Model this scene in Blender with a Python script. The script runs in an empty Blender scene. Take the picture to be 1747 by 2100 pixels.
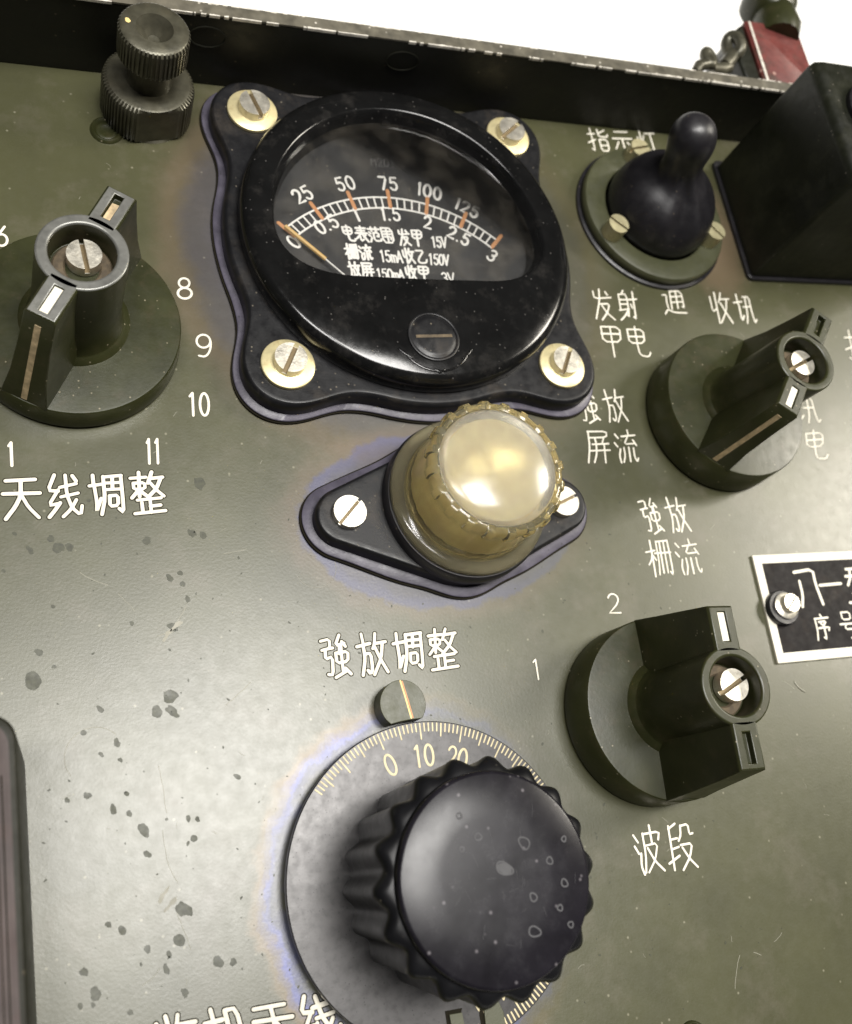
import bpy, math, random
from mathutils import Vector, Matrix

# ------------------------------------------------------------------ camera, world, lamps, exposure
S = 0.001                                   # everything below is laid out in millimetres
scene = bpy.context.scene
COL = scene.collection
cam_data = bpy.data.cameras.new('camera')
cam = bpy.data.objects.new('camera', cam_data); COL.objects.link(cam)
cam_data.sensor_fit = 'VERTICAL'; cam_data.sensor_height = 24.0
cam_data.lens = 24.0 * 2002.04 / 2100.0
cam_data.clip_start = 0.005; cam_data.clip_end = 20.0
cam.matrix_world = Matrix(((0.9303009, 0.0499036, -0.3633867, 0.0),
                           (-0.1688655, 0.9377383, -0.3035313, 0.0),
                           (0.3256144, 0.3437389, 0.8808058, 0.2),
                           (0, 0, 0, 1)))
cam_data.dof.use_dof = True; cam_data.dof.focus_distance = 0.205; cam_data.dof.aperture_fstop = 12.0
scene.camera = cam

world = bpy.data.worlds.new('World'); scene.world = world; world.use_nodes = True
world.node_tree.nodes['Background'].inputs[0].default_value = (0.95, 0.97, 1.0, 1)
world.node_tree.nodes['Background'].inputs[1].default_value = 0.025

def area_lamp(name, loc, target, size, size_y, power, col):
    d = bpy.data.lights.new(name, 'AREA'); d.shape = 'RECTANGLE'; d.size = size; d.size_y = size_y
    d.energy = power; d.color = col
    o = bpy.data.objects.new(name, d); COL.objects.link(o); o.location = loc
    o.rotation_euler = (Vector(target) - Vector(loc)).to_track_quat('-Z', 'Y').to_euler()
    return o
area_lamp('ceiling_lamp', (0.27, 0.12, 1.5), (0.05, 0.05, 0), 0.40, 0.58, 26, (1.0, 0.975, 0.93))
area_lamp('added_left_lamp', (-0.36, 0.06, 1.5), (0.03, 0.0, 0), 0.20, 0.50, 10, (1.0, 0.975, 0.95))  # added unseen soft lamp, set so the side cover shades a strip of panel
area_lamp('added_key_lamp', (1.85, 0.46, 1.4), (0.1, 0.06, 0), 0.50, 0.50, 31, (1.0, 0.94, 0.82))  # added unseen key light from the right, for crisper knob shadows

scene.view_settings.view_transform = 'Standard'; scene.view_settings.look = 'None'
scene.view_settings.exposure = 0.0; scene.view_settings.gamma = 1.0
scene.view_settings.use_curve_mapping = False
scene.render.engine = 'CYCLES'

# ------------------------------------------------------------------ materials
def sock(n, name):
    return n.inputs[name]
def material(name, base, rough=0.4, metal=0.0, var=0.25, vscale=0.05, speck=0.0, speck_col=(0.6, 0.56, 0.45),
             speck_scale=0.9, bump=0.0, bscale=3.0, coat=0.0, spec=0.5, rvar=0.1, smudge=None, smudge_amt=0.0,
             smudge_scale=0.12, stretch=None, aniso=0.0):
    m = bpy.data.materials.new(name); m.use_nodes = True
    nt = m.node_tree; N = nt.nodes; L = nt.links
    p = N['Principled BSDF']
    tc = N.new('ShaderNodeTexCoord'); mp = N.new('ShaderNodeMapping'); mp.inputs['Scale'].default_value = (1000, 1000, 1000)
    L.new(tc.outputs['Object'], mp.inputs['Vector']); V = mp.outputs['Vector']
    def noise(scale, detail=4, vec=V, rough_=0.55):
        n = N.new('ShaderNodeTexNoise'); n.inputs['Scale'].default_value = scale; n.inputs['Detail'].default_value = detail
        n.inputs['Roughness'].default_value = rough_
        L.new(vec, n.inputs['Vector']); return n.outputs['Fac']
    def mrange(src, a, b, c, d, clamp=True):
        n = N.new('ShaderNodeMapRange'); n.clamp = clamp
        n.inputs[1].default_value = a; n.inputs[2].default_value = b; n.inputs[3].default_value = c; n.inputs[4].default_value = d
        L.new(src, n.inputs[0]); return n.outputs[0]
    def mix(fac, a, b):
        n = N.new('ShaderNodeMix'); n.data_type = 'RGBA'
        if isinstance(fac, float): n.inputs[0].default_value = fac
        else: L.new(fac, n.inputs[0])
        for v, i in ((a, 6), (b, 7)):
            if isinstance(v, tuple): n.inputs[i].default_value = (*v[:3], 1)
            else: L.new(v, n.inputs[i])
        return n.outputs[2]
    n1 = noise(vscale, 5)
    f = mrange(n1, 0.3, 0.7, 0, 1)
    lo = tuple(c * (1 - var) for c in base); hi = tuple(min(1, c * (1 + var)) for c in base)
    colr = mix(f, lo, hi)
    if smudge:
        colr = mix(mrange(noise(smudge_scale, 6, rough_=0.7), 0.52, 0.72, 0, smudge_amt), colr, smudge)
    if speck > 0:
        vo = N.new('ShaderNodeTexVoronoi'); vo.inputs['Scale'].default_value = speck_scale; L.new(V, vo.inputs['Vector'])
        wn = N.new('ShaderNodeSeparateColor'); L.new(vo.outputs['Color'], wn.inputs[0])
        sel = mrange(wn.outputs[0], 1 - speck, 1 - speck + 0.01, 0, 1)
        dot = mrange(vo.outputs['Distance'], 0.06, 0.2, 1, 0)
        mu = N.new('ShaderNodeMath'); mu.operation = 'MULTIPLY'; L.new(sel, mu.inputs[0]); L.new(dot, mu.inputs[1])
        colr = mix(mu.outputs[0], colr, speck_col)
    L.new(colr, p.inputs['Base Color'])
    if stretch:
        m2 = N.new('ShaderNodeMapping'); m2.inputs['Scale'].default_value = tuple(1000 * s for s in stretch)
        L.new(tc.outputs['Object'], m2.inputs['Vector']); rs = noise(0.6, 6, m2.outputs['Vector'])
    else: rs = noise(0.35, 6, rough_=0.65)
    L.new(mrange(rs, 0.3, 0.7, max(0.02, rough - rvar), min(1, rough + rvar)), p.inputs['Roughness'])
    p.inputs['Metallic'].default_value = metal
    p.inputs['Specular IOR Level'].default_value = spec
    p.inputs['Coat Weight'].default_value = coat; p.inputs['Coat Roughness'].default_value = 0.25
    if bump > 0:
        b = N.new('ShaderNodeBump'); b.inputs['Strength'].default_value = bump; b.inputs['Distance'].default_value = 0.0002
        L.new(noise(bscale, 4), b.inputs['Height']); L.new(b.outputs[0], p.inputs['Normal'])

    return m, (nt, N, L, p, V, noise, mrange, mix, colr)
def M_(*a, **k): return material(*a, **k)[0]

OL = (0.060, 0.060, 0.027)
# front panel paint: olive, tinted blue-violet to tan in rings round the fittings
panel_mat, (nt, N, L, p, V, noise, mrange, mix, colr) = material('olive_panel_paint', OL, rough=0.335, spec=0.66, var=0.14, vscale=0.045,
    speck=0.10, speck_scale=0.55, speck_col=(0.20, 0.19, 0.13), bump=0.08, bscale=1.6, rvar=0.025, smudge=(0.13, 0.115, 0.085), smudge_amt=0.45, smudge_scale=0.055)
def mth(op, a, b=None):
    n = N.new('ShaderNodeMath'); n.operation = op
    for v, i in ((a, 0), (b, 1)):
        if v is None: continue
        if isinstance(v, (int, float)): n.inputs[i].default_value = v
        else: L.new(v, n.inputs[i])
    return n.outputs[0]
sep = N.new('ShaderNodeSeparateXYZ'); L.new(V, sep.inputs[0]); PX, PY = sep.outputs[0], sep.outputs[1]
def rdist(cx, cy, sx=1.0, sy=1.0):
    dx = mth('MULTIPLY', mth('SUBTRACT', PX, cx), sx); dy = mth('MULTIPLY', mth('SUBTRACT', PY, cy), sy)
    return mth('SQRT', mth('ADD', mth('MULTIPLY', dx, dx), mth('MULTIPLY', dy, dy)))
wob = mth('MULTIPLY', mth('SUBTRACT', noise(0.10, 5, rough_=0.65), 0.5), 9.0)
def ring(d, stops):
    """stops: (distance, colour, amount) -> colour ramp over the distance; returns colour and factor"""
    r = N.new('ShaderNodeValToRGB'); r.color_ramp.interpolation = 'EASE'
    lo_, hi_ = stops[0][0], stops[-1][0]
    el = r.color_ramp.elements
    while len(el) < len(stops): el.new(0.5)
    for e, (dd, c, a) in zip(el, stops):
        e.position = (dd - lo_) / (hi_ - lo_); e.color = (*c, a)
    L.new(mrange(mth('ADD', d, wob), lo_, hi_, 0, 1), r.inputs[0])
    return r.outputs[0], r.outputs[1]
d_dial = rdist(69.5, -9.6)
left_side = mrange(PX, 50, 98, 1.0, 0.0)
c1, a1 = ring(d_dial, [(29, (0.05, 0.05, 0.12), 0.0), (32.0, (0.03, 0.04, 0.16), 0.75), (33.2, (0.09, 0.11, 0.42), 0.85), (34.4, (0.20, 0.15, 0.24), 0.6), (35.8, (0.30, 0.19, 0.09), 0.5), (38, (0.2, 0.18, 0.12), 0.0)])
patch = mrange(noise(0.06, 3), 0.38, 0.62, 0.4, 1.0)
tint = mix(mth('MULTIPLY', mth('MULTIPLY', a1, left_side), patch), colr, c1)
# violet to brown tint rings round the meter and the lamp flange
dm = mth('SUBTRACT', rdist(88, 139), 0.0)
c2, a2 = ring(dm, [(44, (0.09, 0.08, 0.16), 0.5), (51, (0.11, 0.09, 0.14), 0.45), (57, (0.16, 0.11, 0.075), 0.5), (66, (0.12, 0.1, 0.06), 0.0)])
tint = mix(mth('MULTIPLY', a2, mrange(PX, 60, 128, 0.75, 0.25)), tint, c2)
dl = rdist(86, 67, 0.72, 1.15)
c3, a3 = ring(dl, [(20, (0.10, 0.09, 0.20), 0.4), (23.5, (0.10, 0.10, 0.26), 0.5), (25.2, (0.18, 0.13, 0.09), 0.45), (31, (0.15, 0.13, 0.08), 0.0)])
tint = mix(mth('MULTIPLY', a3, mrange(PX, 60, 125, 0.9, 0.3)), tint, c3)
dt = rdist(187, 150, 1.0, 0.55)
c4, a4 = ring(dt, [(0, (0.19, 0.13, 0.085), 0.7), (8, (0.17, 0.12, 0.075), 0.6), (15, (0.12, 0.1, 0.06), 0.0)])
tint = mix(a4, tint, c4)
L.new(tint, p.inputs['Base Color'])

knob_mat = M_('olive_bakelite', (0.027, 0.029, 0.010), 0.34, spec=0.4, var=0.25, vscale=0.12, speck=0.16, speck_scale=0.8, speck_col=(0.25, 0.22, 0.15), bump=0.08, bscale=1.2, rvar=0.04, smudge=(0.060, 0.048, 0.026), smudge_amt=0.5, smudge_scale=0.22)
wall_mat = M_('dark_case_paint', (0.013, 0.013, 0.008), 0.5, var=0.35, vscale=0.05, speck=0.09, speck_scale=0.5, speck_col=(0.1, 0.08, 0.05), bump=0.15, bscale=1.2, spec=0.3)
rim_mat = M_('worn_case_rim', (0.11, 0.10, 0.075), 0.45, var=0.4, vscale=0.3, speck=0.25, speck_scale=0.5, speck_col=(0.62, 0.58, 0.5), bump=0.2, bscale=1)
chip_mat = M_('bare_metal_edge', (0.72, 0.68, 0.60), 0.45, metal=0.3, var=0.3, vscale=0.5)
black_mat = M_('black_bakelite', (0.006, 0.006, 0.006), 0.15, spec=0.4, var=0.3, vscale=0.1, speck=0.2, speck_scale=0.8, speck_col=(0.09, 0.085, 0.08), rvar=0.04, bump=0.03, bscale=1, smudge=(0.03, 0.028, 0.026), smudge_amt=0.6, smudge_scale=0.15)
flange_mat = M_('satin_black_plastic', (0.009, 0.009, 0.010), 0.36, spec=0.32, var=0.3, vscale=0.1, speck=0.2, speck_scale=0.7, speck_col=(0.15, 0.13, 0.10), bump=0.08, bscale=2, smudge=(0.06, 0.05, 0.04), smudge_amt=0.5)
gasket_mat = M_('grey_violet_rubber', (0.075, 0.068, 0.092), 0.42, var=0.3, vscale=0.25, speck=0.2, speck_scale=0.8, speck_col=(0.02, 0.02, 0.02), bump=0.2, bscale=1.5)
rubber_mat = M_('black_rubber', (0.014, 0.013, 0.015), 0.38, var=0.2, vscale=0.2, bump=0.05, bscale=2, speck=0.08, speck_scale=0.8, speck_col=(0.1, 0.08, 0.06))
dial_mat = M_('dial_black_anodised', (0.048, 0.046, 0.046), 0.33, metal=0.4, var=0.35, vscale=0.6, rvar=0.05, speck=0.5, speck_scale=1.3, speck_col=(0.008, 0.008, 0.008), bump=0.04, bscale=2.5, smudge=(0.025,0.024,0.025), smudge_amt=0.6, smudge_scale=0.6)
topcap_mat = M_('scuffed_black_cap', (0.010, 0.009, 0.012), 0.26, spec=0.26, var=0.3, vscale=0.16, rvar=0.03, speck=0.25, speck_scale=0.5, speck_col=(0.13, 0.12, 0.13), smudge=(0.024, 0.023, 0.027), smudge_amt=0.6, smudge_scale=0.25)
cream_mat = M_('cream_engraving_paint', (0.78, 0.74, 0.62), 0.55, var=0.08, vscale=0.8, bump=0.2, bscale=3)
ink_mat = M_('engraving_edge', (0.016, 0.014, 0.009), 0.85, spec=0.08)
sheen_top_mat = M_('grey_sheen_top', (0.20, 0.20, 0.185), 0.34, metal=0.45, var=0.3, vscale=0.3, rvar=0.06, smudge=(0.05, 0.052, 0.035), smudge_amt=0.7, smudge_scale=0.3)  # sheen of the left knob's top, painted as a lighter grey
white_mat = M_('white_print', (0.82, 0.80, 0.74), 0.5, var=0.04)
orange_mat = M_('orange_scale_mark', (0.55, 0.26, 0.11), 0.5, var=0.1, vscale=0.8)
needle_mat = M_('needle_ochre', (0.62, 0.40, 0.13), 0.45, var=0.1)
plate_mat = M_('scale_plate_black', (0.022, 0.022, 0.022), 0.5, var=0.4, vscale=0.09, speck=0.12, speck_scale=0.8, speck_col=(0.2, 0.17, 0.12), smudge=(0.04, 0.035, 0.025), smudge_amt=0.25, smudge_scale=0.06)
steel_mat = M_('nickel_screw', (0.74, 0.70, 0.60), 0.36, metal=0.85, var=0.12, vscale=0.6, rvar=0.1, bump=0.15, bscale=2, smudge=(0.25, 0.2, 0.12), smudge_amt=0.6, smudge_scale=0.6)
brass_mat = M_('brass_washer', (0.80, 0.70, 0.40), 0.40, metal=0.55, var=0.1, vscale=0.5, rvar=0.08, smudge=(0.45, 0.33, 0.14), smudge_amt=0.5, smudge_scale=0.5)
slot_mat = M_('screw_slot', (0.20, 0.15, 0.08), 0.5, metal=0.5)
dusk_mat = M_('dusty_recess', (0.10, 0.075, 0.045), 0.8, var=0.4, vscale=0.7, bump=0.4, bscale=2)
gun_mat = M_('blackened_steel', (0.085, 0.080, 0.056), 0.36, metal=0.4, var=0.3, vscale=0.3, bump=0.15, bscale=1.5, smudge=(0.10, 0.085, 0.055), smudge_amt=0.5)
boxmat = M_('black_box_paint', (0.010, 0.011, 0.006), 0.42, var=0.4, vscale=0.06, speck=0.12, speck_scale=0.6, speck_col=(0.1, 0.09, 0.07), bump=0.2, bscale=0.5, spec=0.35, smudge=(0.03, 0.03, 0.018), smudge_amt=0.6)
brown_mat = M_('brown_grey_cover', (0.060, 0.045, 0.042), 0.6, spec=0.3, var=0.3, vscale=0.12, bump=0.2, bscale=1, stretch=(2, 0.1, 1), smudge=(0.09, 0.05, 0.04), smudge_amt=0.5, smudge_scale=0.08)
spot_mat = M_('dried_spot', (0.045, 0.047, 0.026), 0.45, var=0.3, vscale=1.2, spec=0.42)
pale_mat = M_('pale_scratch', (0.24, 0.23, 0.18), 0.5)
red_mat = M_('chipped_red_paint', (0.13, 0.030, 0.025), 0.45, var=0.3, vscale=0.3, smudge=(0.035, 0.036, 0.022), smudge_amt=1.0, smudge_scale=0.10, speck=0.2, speck_scale=0.25, speck_col=(0.5, 0.32, 0.26))
plate_blk = M_('nameplate_black', (0.011, 0.009, 0.009), 0.5, spec=0.12, var=0.3, vscale=0.15, smudge=(0.03, 0.02, 0.013), smudge_amt=0.6)
table_mat = M_('white_table', (0.88, 0.88, 0.86), 0.7, var=0.02)
ivory_mat = M_('ivory_line', (0.50, 0.38, 0.22), 0.6, var=0.35, vscale=0.7)
fid_mat = M_('fiducial_paint', (0.058, 0.060, 0.030), 0.42, var=0.1, vscale=0.3, smudge=(0.05, 0.055, 0.03), smudge_amt=0.6, smudge_scale=0.5, bump=0.1)
yellow_mat = M_('yellowed_line', (0.80, 0.62, 0.25), 0.5, var=0.1)

# amber lens plastic: clear but clouded, over a pale core
amber_mat, (nt2, N2, L2, p2, *_r) = material('amber_plastic', (0.99, 0.87, 0.55), 0.13, var=0.06, vscale=0.25, rvar=0.08)
p2.inputs['Transmission Weight'].default_value = 0.92; p2.inputs['IOR'].default_value = 1.40
dome_mat, (nt3, N3, L3, p3, *_r) = material('clouded_dome', (0.98, 0.95, 0.86), 0.17, var=0.02, vscale=0.3, rvar=0.07)
p3.inputs['Transmission Weight'].default_value = 0.90; p3.inputs['IOR'].default_value = 1.45
reflector_mat = M_('silvered_reflector', (0.97, 0.90, 0.74), 0.36, metal=0.5, var=0.1, vscale=0.3, rvar=0.06)
flute_mat = M_('black_fluted_bakelite', (0.007, 0.007, 0.008), 0.33, spec=0.3, var=0.3, vscale=0.2, speck=0.15, speck_scale=0.8, speck_col=(0.10, 0.09, 0.07), rvar=0.05)
core_mat = M_('pale_diffuser_core', (0.97, 0.79, 0.46), 0.4, var=0.12, vscale=0.2)
# thin glass over the scale: mostly clear, reflecting at its surface
glass_mat = bpy.data.materials.new('meter_glass'); glass_mat.use_nodes = True
g = glass_mat.node_tree; g.nodes.remove(g.nodes['Principled BSDF'])
tr = g.nodes.new('ShaderNodeBsdfTransparent'); gl = g.nodes.new('ShaderNodeBsdfGlossy'); gl.inputs['Roughness'].default_value = 0.04
df = g.nodes.new('ShaderNodeBsdfDiffuse'); df.inputs[0].default_value = (0.5, 0.45, 0.36, 1)
fr = g.nodes.new('ShaderNodeFresnel'); fr.inputs[0].default_value = 1.45
mx = g.nodes.new('ShaderNodeMixShader'); mx2 = g.nodes.new('ShaderNodeMixShader')
nz = g.nodes.new('ShaderNodeTexNoise'); tcg = g.nodes.new('ShaderNodeTexCoord'); nz.inputs['Scale'].default_value = 120; nz.inputs['Detail'].default_value = 8
mr = g.nodes.new('ShaderNodeMapRange'); mr.inputs[1].default_value = 0.45; mr.inputs[2].default_value = 0.75; mr.inputs[3].default_value = 0.005; mr.inputs[4].default_value = 0.05
g.links.new(tcg.outputs['Object'], nz.inputs['Vector']); g.links.new(nz.outputs[0], mr.inputs[0])
g.links.new(mr.outputs[0], mx.inputs[0]); g.links.new(tr.outputs[0], mx.inputs[1]); g.links.new(df.outputs[0], mx.inputs[2])
g.links.new(fr.outputs[0], mx2.inputs[0]); g.links.new(mx.outputs[0], mx2.inputs[1]); g.links.new(gl.outputs[0], mx2.inputs[2])
g.links.new(mx2.outputs[0], g.nodes['Material Output'].inputs['Surface'])

# ------------------------------------------------------------------ mesh helpers (millimetres)
class MB:
    def __init__(s): s.v = []; s.f = []; s.m = []
    def add(s, vs, fs, mi=0):
        o = len(s.v); s.v += [tuple(v) for v in vs]; s.f += [tuple(i + o for i in f) for f in fs]; s.m += [mi] * len(fs)
    def prism(s, pts, z0, z1, mi=0, pts2=None):
        n = len(pts); q = pts2 or pts
        vs = [(x, y, z0) for x, y in pts] + [(x, y, z1) for x, y in q]
        s.add(vs, [tuple(range(n - 1, -1, -1)), tuple(range(n, 2 * n))] + [(i, (i + 1) % n, n + (i + 1) % n, n + i) for i in range(n)], mi)
    def box(s, x0, x1, y0, y1, z0, z1, mi=0): s.prism([(x0, y0), (x1, y0), (x1, y1), (x0, y1)], z0, z1, mi)
    def lathe(s, prof, n=96, c=(0, 0), rf=None, mi=0, cap0=False, cap1=False):
        vs = []
        for k, (r, z) in enumerate(prof):
            for i in range(n):
                t = 2 * math.pi * i / n
                rr = rf(t, r, z, k) if rf else r
                vs.append((c[0] + rr * math.cos(t), c[1] + rr * math.sin(t), z))
        fs = [(k * n + i, k * n + (i + 1) % n, (k + 1) * n + (i + 1) % n, (k + 1) * n + i) for k in range(len(prof) - 1) for i in range(n)]
        if cap0: fs.append(tuple(range(n - 1, -1, -1)))
        if cap1: fs.append(tuple((len(prof) - 1) * n + i for i in range(n)))
        s.add(vs, fs, mi)
    def loops(s, loops, mi=0, cap0=False, cap1=False):
        n = len(loops[0]); vs = [v for l in loops for v in l]
        fs = [(k * n + i, k * n + (i + 1) % n, (k + 1) * n + (i + 1) % n, (k + 1) * n + i) for k in range(len(loops) - 1) for i in range(n)]
        if cap0: fs.append(tuple(range(n - 1, -1, -1)))
        if cap1: fs.append(tuple((len(loops) - 1) * n + i for i in range(n)))
        s.add(vs, fs, mi)
    def stroke(s, P, w, h, z, mi=0):
        """raised, round-ended brush line on the plane z"""
        P = [Vector(q) for q in P]
        if len(P) < 2: return
        D = []
        for i in range(len(P)):
            d = (P[min(i + 1, len(P) - 1)] - P[max(i - 1, 0)])
            D.append(d.normalized() if d.length > 1e-6 else Vector((1, 0)))
        rings = []
        for a in (90, 60, 30):
            a = math.radians(a); rings.append((P[0] - D[0] * (w / 2) * math.sin(a), D[0], max(math.cos(a), 0.02)))
        rings += [(p_, d, 1.0) for p_, d in zip(P, D)]
        for a in (30, 60, 90):
            a = math.radians(a); rings.append((P[-1] + D[-1] * (w / 2) * math.sin(a), D[-1], max(math.cos(a), 0.02)))
        vs = []; K = 7
        for p_, d, k in rings:
            nrm = Vector((-d.y, d.x))
            for j in range(K):
                t = math.pi * j / (K - 1)
                q = p_ + nrm * (math.cos(t) * w / 2 * k); vs.append((q.x, q.y, z + h * k * math.sin(t) ** 0.6 if 0 < j < K - 1 else z - 0.02))
        fs = [(r * K + j, r * K + j + 1, (r + 1) * K + j + 1, (r + 1) * K + j) for r in range(len(rings) - 1) for j in range(K - 1)]
        s.add(vs, fs, mi)
    def tube(s, P, rad, n=12, mi=0):
        P = [Vector(q) for q in P]; vs = []
        for i, p_ in enumerate(P):
            d = (P[min(i + 1, len(P) - 1)] - P[max(i - 1, 0)]).normalized()
            a = d.orthogonal() if abs(d.z) > 0.99 else d.cross(Vector((0, 0, 1)))
            a.normalize(); b = d.cross(a); r = rad[i] if isinstance(rad, (list, tuple)) else rad
            vs += [tuple(p_ + a * (math.cos(2 * math.pi * j / n) * r) + b * (math.sin(2 * math.pi * j / n) * r)) for j in range(n)]
        fs = [(k * n + j, k * n + (j + 1) % n, (k + 1) * n + (j + 1) % n, (k + 1) * n + j) for k in range(len(P) - 1) for j in range(n)]
        fs += [tuple(range(n)), tuple((len(P) - 1) * n + j for j in range(n - 1, -1, -1))]
        s.add(vs, fs, mi)
    def build(s, name, mats, parent=None, origin=(0, 0, 0), bevel=0.0, segs=2, smooth=35, label=None, rot=0.0, group=None):
        """origin: where the part stands (mm, world); vertices are world mm unless rot/local is used"""
        if not isinstance(mats, (list, tuple)): mats = [mats]
        ox, oy, oz = origin
        me = bpy.data.meshes.new(name)
        me.from_pydata([((x - ox) * S, (y - oy) * S, (z - oz) * S) for x, y, z in s.v], [], s.f)
        for m_ in mats: me.materials.append(m_)
        for pl, i in zip(me.polygons, s.m): pl.material_index = i; pl.use_smooth = True
        me.validate(); me.update()
        if hasattr(me, 'set_sharp_from_angle'): me.set_sharp_from_angle(angle=math.radians(smooth))
        o = bpy.data.objects.new(name, me); COL.objects.link(o)
        place(o, parent, origin)
        if label: o['label'] = label
        if group: o['group'] = group
        if bevel:
            b = o.modifiers.new('bevel', 'BEVEL'); b.width = bevel * S; b.segments = segs; b.limit_method = 'ANGLE'; b.angle_limit = math.radians(32); b.harden_normals = False
        return o
WPOS = {}
def place(o, parent, origin):
    """world position in mm; parents are never rotated"""
    base = WPOS.get(parent.name, (0, 0, 0)) if parent else (0, 0, 0)
    o.parent = parent
    o.location = tuple((a - b) * S for a, b in zip(origin, base))
    WPOS[o.name] = tuple(origin)
def circle(cx, cy, r, n=64, a0=0): return [(cx + r * math.cos(a0 + 2 * math.pi * i / n), cy + r * math.sin(a0 + 2 * math.pi * i / n)) for i in range(n)]
def rotpt(x, y, a): return (x * math.cos(a) - y * math.sin(a), x * math.sin(a) + y * math.cos(a))

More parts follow.
